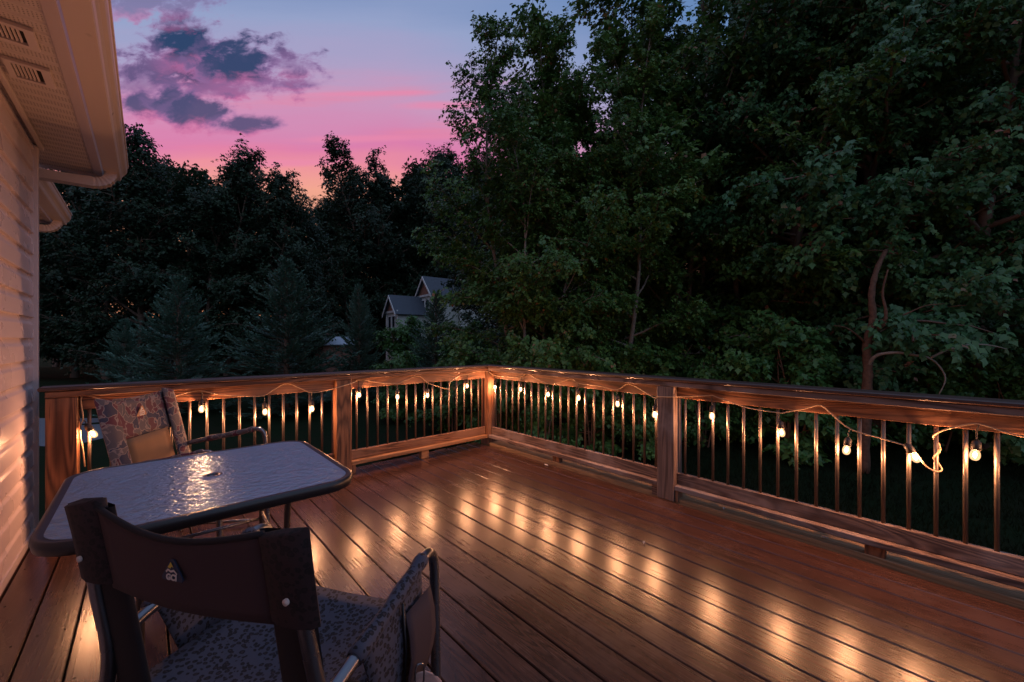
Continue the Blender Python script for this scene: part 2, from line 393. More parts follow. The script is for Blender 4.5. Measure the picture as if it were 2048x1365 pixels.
# ------------------------------------------------------------------ sky
def build_world():
    w = D.worlds.new('World'); SC.world = w; w.use_nodes = True; w.node_tree.nodes.clear()
    t = NT(w.node_tree)
    d = t.n('TexCoord').outputs['Generated']
    z = t.n('SeparateXYZ', {0: d}).outputs[2]
    el = t.m('MULTIPLY', t.m('ARCSINE', z), 180 / PI)
    az = t.m('MULTIPLY', t.m('ARCTAN2', t.vm('DOT_PRODUCT', d, tuple(RT)), t.vm('DOT_PRODUCT', d, tuple(FW))), 180 / PI)
    xr = t.vm('DOT_PRODUCT', d, tuple(RT)); yf = t.vm('DOT_PRODUCT', d, tuple(FW)); ys = t.m('MAXIMUM', yf, .08)
    front = t.smooth(yf, .12, .45)
    # flat distant cloud decks: bands run straight, so work on a vertical plane far off in the direction of the sunset
    u = t.m('DIVIDE', xr, ys); v = t.m('DIVIDE', z, ys)
    cv = t.n('CombineXYZ', {0: t.m('MULTIPLY', u, 3.4), 1: t.m('MULTIPLY', v, 5.4), 2: 2.7}).outputs[0]
    wob = t.m('MULTIPLY', t.m('SUBTRACT', t.noise(t.n('CombineXYZ', {0: t.m('MULTIPLY', u, 1.6), 1: t.m('MULTIPLY', v, 11.0), 2: 3.0}).outputs[0], 1.0, 4, .5), .5), 4.5)
    ef = t.m('MULTIPLY', t.m('ARCTANGENT', t.m('DIVIDE', v, 1.18)), 180 / PI)
    eb = t.m('ADD', t.m('MULTIPLY', ef, front), t.m('MULTIPLY', el, t.m('SUBTRACT', 1.0, front)))
    # the afterglow sinks towards the right of the sunset
    e2 = t.m('ADD', t.m('ADD', eb, wob), t.m('MULTIPLY', t.m('MAXIMUM', t.m('ADD', az, 16.0), 0.0), .16))
    f = t.m('DIVIDE', t.m('MAXIMUM', e2, 0.0), 90.0)
    warm = t.ramp(f, [(0, (.42, .16, .12)), (.12, (.66, .30, .18)), (.20, (.86, .36, .26)), (.225, (.82, .26, .33)), (.25, (.69, .195, .40)),
                      (.298, (.57, .30, .50)), (.335, (.41, .34, .55)), (.375, (.29, .35, .57)), (.45, (.125, .235, .47)), (.60, (.24, .34, .58)), (1, (.38, .50, .78))])  # last stops, above the view, are raised as added overhead fill light
    cool = t.ramp(f, [(0, (.20, .20, .28)), (.2, (.26, .30, .44)), (.45, (.38, .50, .76)), (1, (.38, .50, .78))])  # unseen sky behind the camera, brightened to add blue fill light
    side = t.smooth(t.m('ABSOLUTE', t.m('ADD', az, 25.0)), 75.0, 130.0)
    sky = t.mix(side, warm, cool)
    # broad thin pink veils
    veil = t.m('MULTIPLY', t.smooth(t.noise(t.n('CombineXYZ', {0: t.m('MULTIPLY', u, 1.7), 1: t.m('MULTIPLY', v, 16.0), 2: 7.0}).outputs[0], 1.0, 5, .55), .50, .72),
                  t.m('MULTIPLY', t.m('MULTIPLY', front, t.smooth(v, .36, .48)), t.m('SUBTRACT', 1.0, t.smooth(v, .58, .70))))
    sky = t.mix(t.m('MULTIPLY', veil, .55), sky, (.80, .22, .34, 1))
    nz = t.m('SUBTRACT', t.noise(cv, 4.8, 9, .60, .2), .5)
    nz2 = t.m('SUBTRACT', t.noise(cv, 1.5, 5, .6), .5)
    def blob(a0, e0, wa, we, slope=0.0):
        da = t.m('DIVIDE', t.m('SUBTRACT', u, a0), wa)
        de = t.m('DIVIDE', t.m('SUBTRACT', t.m('SUBTRACT', v, e0), t.m('MULTIPLY', t.m('SUBTRACT', u, a0), slope)), we)
        return t.m('SUBTRACT', 1.0, t.m('SQRT', t.m('ADD', t.m('MULTIPLY', da, da), t.m('MULTIPLY', de, de)))), de
    clouds = [(-0.761, 0.670, 0.185, 0.062, 0, 1, 1, 1.0), (-0.811, 0.729, 0.077, 0.057, 0, 1, 1, 0.8), (-0.685, 0.685, 0.089, 0.054, 0, 0.95, 0.95, 0.9), (-0.913, 0.639, 0.099, 0.059, 0, 0.2, 0.6, 1.2), (-0.747, 0.618, 0.161, 0.019, 0.05, 0.05, 0.55, 0.7), (-0.905, 0.581, 0.059, 0.030, 0, 0.75, 0.95, 0.7), (-0.845, 0.586, 0.049, 0.037, 0, 0.8, 0.95, 0.8), (-0.778, 0.566, 0.072, 0.035, 0, 0.8, 0.95, 0.8), (-0.658, 0.534, 0.077, 0.019, 0, 0.7, 0.95, 0.6), (-0.913, 0.833, 0.148, 0.030, 0, 0.3, 0.6, 1.2), (-0.551, 0.679, 0.047, 0.025, 0, 0, 0.5, 1.2), (-0.827, 0.794, 0.062, 0.022, 0, 0.3, 0.4, 1.3), (-0.543, 0.635, 0.062, 0.011, 0, 0, 0.45, 0.8)]
    for a0, e0, wa, we, sl, darkness, op, rag in clouds:
        b, de = blob(a0, e0, wa * 1.4, we * 1.45, sl)
        dens = t.m('ADD', b, t.m('ADD', t.m('MULTIPLY', nz, 2.6 * rag), t.m('MULTIPLY', nz2, .7 * rag)))
        mk = t.m('MULTIPLY', t.m('MULTIPLY', t.smooth(dens, -.12, .55), op), front)
        body = t.mix(t.smooth(t.m('ADD', dens, t.m('MULTIPLY', de, .2)), .02, .62), (.30, .145, .36, 1), c4(tuple(a * darkness + b2 * (1 - darkness) for a, b2 in zip((.014, .045, .130), (.24, .12, .30)))))
        lo = t.smooth(t.m('ADD', de, t.m('MULTIPLY', nz, 1.6)), -.95, -.15)
        cc = t.mix(lo, (.60, .125, .31, 1), body)
        sky = t.mix(mk, sky, cc)
    for a0, e0, wa, we in ((-.16, .583, .17, .014), (-.34, .612, .20, .009), (-.36, .50, .24, .012), (-.55, .44, .25, .012)):
        b, de = blob(a0, e0, wa, we, .02)
        sky = t.mix(t.m('MULTIPLY', t.smooth(t.m('ADD', b, t.m('MULTIPLY', nz2, 1.2)), -.1, .8), t.m('MULTIPLY', front, .7)), sky, (.80, .235, .40, 1))
    nis = t.n('TexSky'); nis.sky_type = 'NISHITA'; nis.sun_disc = False
    nis.sun_elevation = math.radians(.5); nis.sun_rotation = TH - math.radians(30)
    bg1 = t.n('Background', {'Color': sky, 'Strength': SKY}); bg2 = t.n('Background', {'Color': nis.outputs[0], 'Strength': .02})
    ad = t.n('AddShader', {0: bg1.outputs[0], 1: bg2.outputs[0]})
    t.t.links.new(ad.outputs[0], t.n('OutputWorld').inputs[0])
SKY = 1.0
build_world()

# ------------------------------------------------------------------ ground
GZ = -1.0
def ground_h(lat, dep):
    r = math.hypot(lat, dep)
    rise = max(0.0, lat * .55 + dep * .45 - 12.0)
    h = GZ + min(rise * .30, 9.0) * min(1, max(0, (r - 12) / 6))
    back = max(0.0, dep - 42) * .10
    return h + min(back, 6.0) + (.25 * math.sin(lat * .31) * math.sin(dep * .27) if r > 12 else 0)
def gpt(lat, dep): return ld(lat, dep, ground_h(lat, dep))
def make_ground():
    a = np.concatenate([np.linspace(-600, -70, 8), np.linspace(-60, 60, 61), np.linspace(70, 600, 8)])
    b = np.concatenate([np.linspace(-300, -20, 6), np.linspace(-16, 70, 44), np.linspace(80, 700, 8)])
    mb = MB(); mb.grid([[gpt(x, y) for x in a] for y in b])
    o = mb.build('ground', M['ground'], smooth=True); tag(o, kind='structure')
    mb = MB()
    mb.grid([[ld(x, y, ground_h(x, y) + .012) for x in np.linspace(-24, -9.5, 24)] for y in (8.6, 9.4, 10.2, 11.0, 11.7)])
    tag(mb.build('driveway', M['asphalt']), kind='structure')
make_ground()
def make_grass():
    rng = np.random.RandomState(3); n = 46000
    x = np.concatenate([rng.uniform(.25, 9, n // 2), .25 + rng.rand(n - n // 2) ** 2 * 5]); y = rng.uniform(-6.2, 3.5, n)
    lat = (x - EYE.x) * RT.x + (y - EYE.y) * RT.y; dep = (x - EYE.x) * FW.x + (y - EYE.y) * FW.y
    z = np.array([ground_h(a, b) for a, b in zip(lat, dep)])
    h = rng.uniform(.05, .13, n); a = rng.uniform(0, 2 * PI, n); wd = rng.uniform(.004, .009, n)
    lx = rng.normal(0, .035, n); ly = rng.normal(0, .035, n)
    V = np.empty((n, 3, 3))
    V[:, 0] = np.stack([x - np.cos(a) * wd, y - np.sin(a) * wd, z], 1); V[:, 1] = np.stack([x + np.cos(a) * wd, y + np.sin(a) * wd, z], 1)
    V[:, 2] = np.stack([x + lx, y + ly, z + h], 1)
    o = link('grass', npmesh('grass', V.reshape(-1, 3), np.arange(n * 3).reshape(-1, 3), M['grass'])); tag(o, 'short dark lawn grass below the deck railing', 'grass', kind='stuff')
def npmesh(name, V, F, mat, smooth=False):
    me = D.meshes.new(name); k = F.shape[1]; nf = len(F)
    me.vertices.add(len(V)); me.vertices.foreach_set('co', np.ascontiguousarray(V, dtype=np.float32).ravel())
    me.loops.add(nf * k); me.loops.foreach_set('vertex_index', np.ascontiguousarray(F, dtype=np.int32).ravel())
    me.polygons.add(nf); me.polygons.foreach_set('loop_start', np.arange(0, nf * k, k, dtype=np.int32))
    me.update(calc_edges=True); me.validate(); me.materials.append(mat)
    if smooth: me.polygons.foreach_set('use_smooth', [True] * nf)
    return me
make_grass()

# ------------------------------------------------------------------ trees
def unit(v): return v / np.maximum(np.linalg.norm(v, axis=1, keepdims=True), 1e-9)
def leaves_mesh(name, rng, segs, wts, N, size, spread, mat, kind, droop=.5, axis=(0, 0), per=6):
    segs = np.array(segs); wts = np.array(wts); wts = wts / wts.sum()
    na = max(1, N // per)
    si = rng.choice(len(segs), na, p=wts); u = rng.rand(na, 1)
    anc = segs[si, 0] * (1 - u) + segs[si, 1] * u + rng.normal(0, spread, (na, 3)) * (1, 1, .7)
    o0 = anc.copy(); o0[:, 2] = 0; o0[:, 0] -= axis[0]; o0[:, 1] -= axis[1]; o0 = unit(o0)
    tw = unit(o0 * .75 + rng.normal(0, .55, (na, 3)) + np.array((0, 0, -.12 - droop * .15)))
    k = np.tile(np.arange(per), na); sg = np.where(k % 2 == 0, 1.0, -1.0)[:, None]
    T = np.repeat(tw, per, 0); out = np.repeat(o0, per, 0)
    P = np.repeat(anc, per, 0) + T * ((k / per - .4) * size * per * .34)[:, None] + rng.normal(0, size * .16, (na * per, 3)); n = len(P)
    P[:, 2] -= (np.maximum(k / per - .3, 0) ** 2 * size * 1.6)
    sdt = unit(np.cross(T, np.array((0, 0, 1.0))))
    dr = unit(T * .55 + sdt * sg * .75 + rng.normal(0, .28, (n, 3)) + np.array((0, 0, -droop)))
    up = unit(np.array((0, 0, 1.0)) + out * .35 + rng.normal(0, .34, (n, 3)))
    sd = unit(np.cross(dr, up)); nm = np.cross(sd, dr)
    L = (size * rng.uniform(.55, 1.35, n))[:, None]
    if kind == 'maple':
        pts = [(0, 0, 0), (.43, .40, -.10), (.25, .56, -.03), (0, 1.0, -.16), (-.25, .56, -.03), (-.43, .40, -.10)]
        faces = [(0, 1, 2, 3), (0, 3, 4, 5)]
    else:
        pts = [(0, 0, 0), (.33, .42, -.07), (0, 1.0, -.10), (-.33, .42, -.07)]
        faces = [(0, 1, 2), (0, 2, 3)]
    k = len(pts); V = np.empty((n, k, 3))
    for i, (a, b, c) in enumerate(pts): V[:, i] = P + L * (sd * a + dr * b + nm * c)
    F = (np.array(faces)[None] + (np.arange(n) * k)[:, None, None]).reshape(-1, len(faces[0]))
    return npmesh(name, V.reshape(-1, 3), F, mat)
def grow(seed, H=10, r0=.12, c0=.2, width=2.4, limbs=26, stems=1, N=14000, leaf=.13, kind='maple', mat='leafA', bark='bark',
         spread=.14, droop=.5, up0=.35, up1=1.15, top=.8, per=6, lean=.0):
    rng = np.random.RandomState(seed); wb = MB(); segs = []; wts = []
    for s in range(stems):
        a0 = s * 2.4 + rng.rand(); ln = (lean if stems == 1 else lean + .12) * rng.uniform(.6, 1.3)
        hh = H * (1 if s == 0 else rng.uniform(.72, .95)); rr = r0 * (1 if stems == 1 else .75)
        pts = []; ph = rng.rand(4) * 6
        for i in range(13):
            u = i / 12
            off = ln * hh * u ** .85; wob = .035 * hh * u
            pts.append(np.array((math.cos(a0) * (off + .1 * (stems > 1)) + wob * math.sin(u * 5 + ph[0]), math.sin(a0) * (off + .1 * (stems > 1)) + wob * math.sin(u * 6 + ph[1]), hh * u)))
        rad = [rr * (1.25 if i == 0 else 1) * (1 - .93 * (i / 12)) + .006 for i in range(13)]
        wb.tube(pts, rad, 8, cap=False)
        nl = max(6, limbs // stems)
        for i in range(nl):
            t = c0 + (1 - c0) * ((i + rng.rand() * .8) / nl); t = min(t, .985)
            tp = (t - c0) / (1 - c0); k = t * 12; j = int(k); q = k - j
            p = pts[j] * (1 - q) + pts[min(j + 1, 12)] * q
            env = (.5 + .5 * math.sin(PI * (tp * .78 + .14))) * (1 - .78 * tp ** 2.4 * top) + .03
            L = width * env * rng.uniform(.62, 1.15)
            az = i * 2.39996 + rng.normal(0, .35) + s; ev = up0 + (up1 - up0) * tp + rng.normal(0, .12)
            lp = [p]; d = np.array((math.cos(az) * math.cos(ev), math.sin(az) * math.cos(ev), math.sin(ev)))
            for m_ in range(6):
                d = d + rng.normal(0, .10, 3) + np.array((0, 0, -.04 if tp < .6 else .05)); d /= np.linalg.norm(d)
                lp.append(lp[-1] + d * L / 6)
            rl = max(.008, rad[j] * .5); wb.tube(lp, [rl * (1 - .85 * e / 6) + .003 for e in range(7)], 5, cap=False)
            for e in range(2, 6): segs.append((lp[e], lp[e + 1])); wts.append(L / 6 * .8)
            ns = 7
            for b in range(ns):
                u = .22 + .75 * (b + rng.rand() * .6) / ns; k2 = u * 6; j2 = min(int(k2), 5); q2 = k2 - j2
                pp = lp[j2] * (1 - q2) + lp[j2 + 1] * q2; dd = lp[j2 + 1] - lp[j2]; dd = dd / np.linalg.norm(dd)
                sdv = np.cross(dd, (0, 0, 1.0)); sdv /= max(np.linalg.norm(sdv), 1e-6); sg = 1 if b % 2 else -1
                d2 = dd * .75 + sdv * sg * .75 + rng.normal(0, .22, 3) + np.array((0, 0, .12)); d2 /= np.linalg.norm(d2)
                L2 = L * .46 * (1.05 - .5 * u) * rng.uniform(.6, 1.2); sp = [pp]
                for m_ in range(4):
                    d2 = d2 + rng.normal(0, .14, 3) + np.array((0, 0, -.04)); d2 /= np.linalg.norm(d2); sp.append(sp[-1] + d2 * L2 / 4)
                wb.tube(sp, [rl * .35 * (1 - .8 * e / 4) + .002 for e in range(5)], 3, cap=False)
                for e in range(4): segs.append((sp[e], sp[e + 1])); wts.append(L2 / 4 * (1 + .5 * e))
    trunk = wb.mesh('trunk', M[bark], smooth=True)
    crown = leaves_mesh('crown', rng, segs, wts, N, leaf, spread, M[mat], kind, droop, per=per)
    return trunk, crown
def conifer(seed, H=5, W=2.0, nb=210):
    rng = np.random.RandomState(seed); wb = MB()
    wb.tube([(0, 0, H * i / 8) for i in range(9)], [.09 * (1 - .92 * i / 8) for i in range(9)], 8, cap=False)
    Pb = []; Dr = []; Ln = []
    for i in range(nb):
        t = .01 + .98 * (i / nb) ** .85; z = H * t; az = i * 2.39996 + rng.normal(0, .3)
        L = W * ((1 - t) ** .85 * .95 + .05) * rng.uniform(.5, 1.15)
        ev = .0 + .75 * t + rng.normal(0, .14); o = np.array((math.cos(az), math.sin(az), 0))
        pts = [np.array((0, 0, z))]
        for m_ in range(8):
            e = ev - .12 + .60 * (m_ / 8) ** 1.5; d = o * math.cos(e) + np.array((0, 0, math.sin(e))); pts.append(pts[-1] + d * L / 8)
        wb.tube(pts, [.012 * (1 - e / 9) + .002 for e in range(9)], 3, cap=False)
        pts = np.array(pts); sdv = np.array((-o[1], o[0], 0))
        ns = max(9, int(L * 24))
        for b in range(ns):
            u = .12 + .88 * b / ns; k = min(int(u * 8), 7); q = u * 8 - k; pp = pts[k] * (1 - q) + pts[k + 1] * q; dd = pts[k + 1] - pts[k]; dd = dd / np.linalg.norm(dd)
            sg = 1 if b % 2 else -1; fl = L * .24 * (1.1 - u) + .09
            d2 = dd * .95 + sdv * sg * .5 * rng.uniform(.5, 1.2) + rng.normal(0, .13, 3) + np.array((0, 0, .10)); d2 /= np.linalg.norm(d2)
            for q3 in range(5):
                s3 = 1 if q3 % 2 else -1
                Pb.append(pp + d2 * fl * q3 / 5.0); Dr.append(d2 + sdv * s3 * .25 + rng.normal(0, .2, 3)); Ln.append(max(.06, fl * .5) * rng.uniform(.7, 1.3))
    P = np.array(Pb); dr = unit(np.array(Dr)); L = np.array(Ln)[:, None]; n = len(P)
    up = unit(np.array((0, 0, 1.0)) + rng.normal(0, .5, (n, 3))); sd = unit(np.cross(dr, up)); w = .017
    V = np.stack([P, P + dr * L * .5 + sd * w, P + dr * L, P + dr * L * .5 - sd * w], 1).reshape(-1, 3)
    return wb.mesh('trunk', M['bark'], smooth=True), npmesh('crown', V, np.arange(n * 4).reshape(-1, 4), M['conifer'])

def plant(name, kindmesh, label, cat, loc, s, rz, group=None, sz=None):
    t = thing(name, label, cat, loc, rz, group); t.scale = (s, s, sz or s)
    link('trunk', kindmesh[0], t); link('crown', kindmesh[1], t)
    return t
# D is bpy.data; positions are sideways metres and metres ahead of the standpoint
V_MAP = grow(11, 10, .08, .04, 3.5, 58, stems=3, N=66000, leaf=.098, spread=.12, per=12, bark='palebark', up0=.45, up1=1.2)
V_TALL = grow(23, 12, .11, .06, 2.9, 58, stems=2, N=66000, leaf=.095, spread=.12, per=12, bark='palebark', up0=.35, up1=1.2, lean=.02)
V_BROAD = grow(37, 12, .17, .07, 3.4, 56, stems=1, N=64000, leaf=.115, spread=.14, per=12, lean=.03, mat='leafB', up0=.1, up1=1.0, droop=.9)
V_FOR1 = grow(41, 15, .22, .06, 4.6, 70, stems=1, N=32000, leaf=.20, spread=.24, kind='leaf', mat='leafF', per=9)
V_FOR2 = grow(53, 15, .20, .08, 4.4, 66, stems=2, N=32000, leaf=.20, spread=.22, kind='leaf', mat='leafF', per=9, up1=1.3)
V_SHR = grow(61, 2.4, .025, .06, 1.15, 26, stems=4, N=8000, leaf=.10, spread=.09, per=8, mat='leafS', up0=.3, up1=1.1)
V_CON = [conifer(5), conifer(9, W=2.1)]

# nearest trees at the wood's edge
def tree_px(px, dep): return gpt((px - 1024) / 809 * dep, dep)
near = [
    ('deciduous_tree', V_MAP, 'airy multi stemmed maple rising just behind the deck corner post', 1085, 9.0, .80, .4),
    ('deciduous_tree', V_TALL, 'tall pale stemmed tree just right of the multi stemmed maple', 1225, 10.4, .82, 2.0),
    ('deciduous_tree', V_MAP, 'slender tree with sky showing through its crown behind the railing post', 1375, 12.5, 1.50, 3.6),
    ('deciduous_tree', V_TALL, 'dense leafy tree above the right railing post', 1500, 10.8, 1.12, 4.4),
    ('deciduous_tree', V_TALL, 'slim tree at the left flank of the airy maple, against the pink sky', 1030, 10.2, .74, 3.1),
    ('deciduous_tree', V_MAP, 'full crowned maple between the airy maple and the tall pale stemmed tree', 1165, 11.0, 1.08, 2.6),
    ('broadleaf_tree', V_BROAD, 'large leaved tree with drooping branches left of the thick reddish trunk', 1600, 10.5, 1.0, 1.1),
    ('broadleaf_tree', V_BROAD, 'large leaved tree on a thick reddish trunk behind the right railing', 1742, 9.2, 1.05, 5.2),
    ('broadleaf_tree', V_BROAD, 'overhanging large leaved tree at the right edge of the view', 1960, 8.4, .95, 3.0),
    ('deciduous_tree', V_TALL, 'tall dark tree behind the overhanging tree at the right edge', 1880, 12.0, 1.25, .9),
    ('broadleaf_tree', V_BROAD, 'large leaved tree beyond the far right end of the railing', 2230, 9.5, 1.1, 2.2),
    ('deciduous_tree', V_MAP, 'dense maple filling the wood between the two leaning pale stems', 1290, 13.5, .80, 5.0),
]
for nm, km, lab, px, dep, s, rz in near:
    plant(nm, km, lab, 'tree', tree_px(px, dep), s, rz)
# the dark wood on the rising ground behind, right of the house beyond
rng = random.Random(5)
G_R = 'trees of the dark wood on the right'
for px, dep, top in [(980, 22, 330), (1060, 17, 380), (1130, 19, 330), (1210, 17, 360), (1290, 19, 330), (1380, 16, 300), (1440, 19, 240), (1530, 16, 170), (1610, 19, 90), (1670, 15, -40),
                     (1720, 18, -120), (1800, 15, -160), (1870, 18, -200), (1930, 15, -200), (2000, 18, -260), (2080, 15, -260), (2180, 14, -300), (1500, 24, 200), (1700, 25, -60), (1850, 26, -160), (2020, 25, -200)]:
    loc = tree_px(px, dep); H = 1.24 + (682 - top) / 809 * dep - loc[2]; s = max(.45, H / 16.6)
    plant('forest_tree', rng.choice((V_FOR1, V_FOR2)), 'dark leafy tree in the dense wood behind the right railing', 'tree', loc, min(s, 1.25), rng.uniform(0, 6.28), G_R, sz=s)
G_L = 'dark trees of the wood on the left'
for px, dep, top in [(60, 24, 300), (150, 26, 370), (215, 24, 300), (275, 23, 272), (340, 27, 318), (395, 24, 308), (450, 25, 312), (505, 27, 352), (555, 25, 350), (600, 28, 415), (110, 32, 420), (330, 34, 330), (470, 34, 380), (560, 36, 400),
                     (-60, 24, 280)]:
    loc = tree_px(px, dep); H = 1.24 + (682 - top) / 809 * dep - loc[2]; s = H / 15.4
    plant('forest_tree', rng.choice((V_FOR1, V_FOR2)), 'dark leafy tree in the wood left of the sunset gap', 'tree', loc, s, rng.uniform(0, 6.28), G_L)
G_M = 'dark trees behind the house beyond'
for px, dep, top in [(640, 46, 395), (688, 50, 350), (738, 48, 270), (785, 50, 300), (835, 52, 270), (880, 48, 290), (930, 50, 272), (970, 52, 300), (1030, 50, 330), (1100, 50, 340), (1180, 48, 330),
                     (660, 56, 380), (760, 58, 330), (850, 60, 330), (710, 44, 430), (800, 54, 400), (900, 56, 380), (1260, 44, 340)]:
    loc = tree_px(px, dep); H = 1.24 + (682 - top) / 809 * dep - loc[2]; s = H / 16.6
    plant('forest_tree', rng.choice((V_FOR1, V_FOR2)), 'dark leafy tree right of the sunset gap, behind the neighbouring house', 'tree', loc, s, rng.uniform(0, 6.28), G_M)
# evergreens
for i, (px, dep, top, lab) in enumerate([
        (357, 12.5, 556, 'broad dark cypress left of the taller pointed cypress'),
        (573, 12.5, 522, 'tallest pointed cypress behind the left railing'),
        (718, 14.0, 572, 'slim cypress between the tallest cypress and the neighbouring house'),
        (872, 13.0, 585, 'dark cypress standing in front of the neighbouring house gables'),
        (250, 15.0, 640, 'low dark cypress beside the driveway at the far left'),
        (826, 15.5, 632, 'low cypress between the slim cypress and the gabled house wall')]):
    loc = tree_px(px, dep); H = 1.24 + (682 - top) / 809 * dep - loc[2]; s = H / 5
    t = plant('cypress_tree', V_CON[i % 2], lab, 'evergreen tree', loc, s * (1.28 if i < 2 else .8 if i == 2 else 1.1), i * 1.3, 'cypress trees in front of the wood', sz=s)
# a crooked trunk with dead limbs in front of the leaves
bt = thing('bare_tree', 'crooked reddish trunk with leafless dead limbs standing before the wood behind the right railing', 'tree', (6.07, -2.65, GZ))
def limb(name, pts, r0, r1, m='bark'):
    pts = spline([(x - 6.07, y + 2.65, z - GZ) for x, y, z in pts], 5); n = len(pts)
    MB().tube(pts, [(r0 + (r1 - r0) * i / (n - 1)) * (1 + .12 * math.sin(i * 2.3)) for i in range(n)], 8).build(name, M[m], bt, True)
limb('trunk', [(6.07,-2.65,-1.04),(6.10,-2.68,0.24),(6.12,-2.70,0.75),(6.17,-2.68,1.18),(6.25,-2.75,1.60),(6.34,-2.72,2.04),(6.60,-2.76,2.5),(7.0,-2.85,2.9)], .082, .035, 'redbark')
limb('limb', [(6.20,-2.70,1.33),(6.11,-2.82,1.43),(6.14,-2.91,1.55),(6.15,-2.92,1.76),(6.18,-2.88,2.06),(6.24,-2.94,2.44)], .042, .012, 'redbark')
limb('limb', [(6.12,-2.70,0.79),(6.03,-2.81,0.99),(6.05,-3.04,1.05),(6.11,-3.23,1.02),(6.18,-3.42,0.97),(6.24,-3.54,0.83),(6.22,-3.60,0.64),(6.15,-3.53,0.40)], .030, .006, 'palebark')
limb('limb', [(6.20,-3.44,0.97),(6.25,-3.62,1.10),(6.33,-3.83,1.18),(6.40,-4.03,1.18),(6.47,-4.22,1.12)], .018, .006, 'palebark')
limb('limb', [(6.18,-2.68,1.18),(5.97,-2.56,1.36),(5.77,-2.45,1.47),(5.57,-2.33,1.50)], .020, .004, 'redbark')
limb('limb', [(6.22,-2.72,1.56),(6.39,-3.08,1.66),(6.56,-3.36,1.82),(6.66,-3.59,1.85)], .020, .004, 'redbark')
# shrubs at the wood's edge
for px, dep, h, lab in [(905, 10, 1.9, 'leafy shrub below the cypress, just left of the corner post'), (1005, 8.2, 1.7, 'shrub right behind the deck corner post'), (1085, 7.6, 1.6, 'shrub lit by the first bulbs right of the corner'),
                        (1180, 8.4, 1.9, 'shrub seen between balusters midway to the right railing post'), (1290, 7.8, 1.5, 'shrub just left of the right railing post'), (1410, 8.6, 1.8, 'shrub just right of the right railing post'),
                        (1585, 8.0, 2.6, 'bright green bush rising above the right railing'), (1690, 10, 1.7, 'small shrub at the foot of the thick reddish trunk'), (1880, 8.2, 2.0, 'leafy shrub above the rail near the right edge'),
                        (2030, 7.6, 1.8, 'shrub at the extreme right behind the railing'), (1480, 10.2, 2.3, 'tall shrub in shadow left of the bright green bush'), (800, 11.5, 1.8, 'low shrub between the slim and the dark cypress'), (806, 15.0, 2.7, 'tall dark shrub against the lower wall of the gabled house'), (925, 12.5, 2.6, 'tall shrub right of the dark cypress before the gabled house')]:
    plant('shrub', V_SHR, lab, 'shrub', tree_px(px, dep), h / 2.4, px * .013, 'shrubs along the edge of the wood')

# ------------------------------------------------------------------ house beyond the trees
def gable_block(root, at, rz, w, depth, wall_z, eave, peak, win=True, name='gable'):
    """a gabled bay; local y is its front normal reversed, x its width"""
    mt = Matrix.Translation(at) @ Matrix.Rotation(rz, 4, 'Z')
    def T(ps): return [mt @ Vector(p) for p in ps]
    b = MB(); b.box(-w / 2, w / 2, 0, depth, wall_z, eave, mat=mt)
    b.add(T([(-w / 2, 0, eave), (w / 2, 0, eave), (0, 0, peak - .05), (-w / 2, depth, eave), (w / 2, depth, eave), (0, depth, peak - .05)]), [(0, 1, 2), (5, 4, 3)])
    b.build('wall', M['greysiding'], root)
    g = MB(); g.add(T([(-w / 2 + .1, -.03, eave + .05), (w / 2 - .1, -.03, eave + .05), (0, -.03, peak - .25)]), [(0, 1, 2)])
    solidify(g.build('gable_panel', M['shake'], root), .03)
    r = MB(); o = .35; sl = (peak - eave) / (w / 2)
    for s in (-1, 1):
        r.add(T([(s * (w / 2 + o), -o, eave - o * sl), (0, -o, peak), (0, depth, peak), (s * (w / 2 + o), depth, eave - o * sl)]), [(0, 1, 2, 3)])
    solidify(r.build('roof', M['roof_shingle'], root), .08, 1)
    tr = MB()
    for s in (-1, 1):
        a = Vector((s * (w / 2 + o), -o - .02, eave - o * sl)); c = Vector((0, -o - .02, peak)); dn = Vector((0, 0, -.26))
        tr.add(T([a, c, c + dn, a + dn]), [(0, 1, 2, 3)])
    solidify(tr.build('rake_board', M['white'], root), .05)
    cb = MB(); cb.box(-w / 2 - .1, w / 2 + .1, -.12, -.005, eave - .18, eave + .02, mat=mt); cb.build('frieze_board', M['white'], root)
    for s in (-1, 1): MB().box(s * w / 2 - .1, s * w / 2 + .1, -.06, -.01, wall_z, eave - .2, mat=mt).build('corner_board', M['white'], root)
    if win:
        z1 = eave - .45; z0 = z1 - 1.3
        for s in (-1, 1):
            f = MB(); x0 = s * .52
            for q in ((x0 - .46, x0 + .46, z1 - .1, z1), (x0 - .46, x0 + .46, z0, z0 + .1), (x0 - .46, x0 - .36, z0 + .1, z1 - .1), (x0 + .36, x0 + .46, z0 + .1, z1 - .1)):
                f.box(q[0], q[1], -.07, -.005, q[2], q[3], mat=mt)
            fo = f.build('window', M['white'], root)
            p = MB(); p.box(x0 - .36, x0 + .36, -.04, -.02, z0 + .1, z1 - .1, mat=mt); p.build('pane', M['pane'], fo)
nh = thing('neighbouring_house', 'grey gabled house with red shake gables half hidden by trees', 'house', (0, 0, 0))
rz_n = math.atan2(-( .8 * RT.x + .6 * FW.x), (.8 * RT.y + .6 * FW.y))
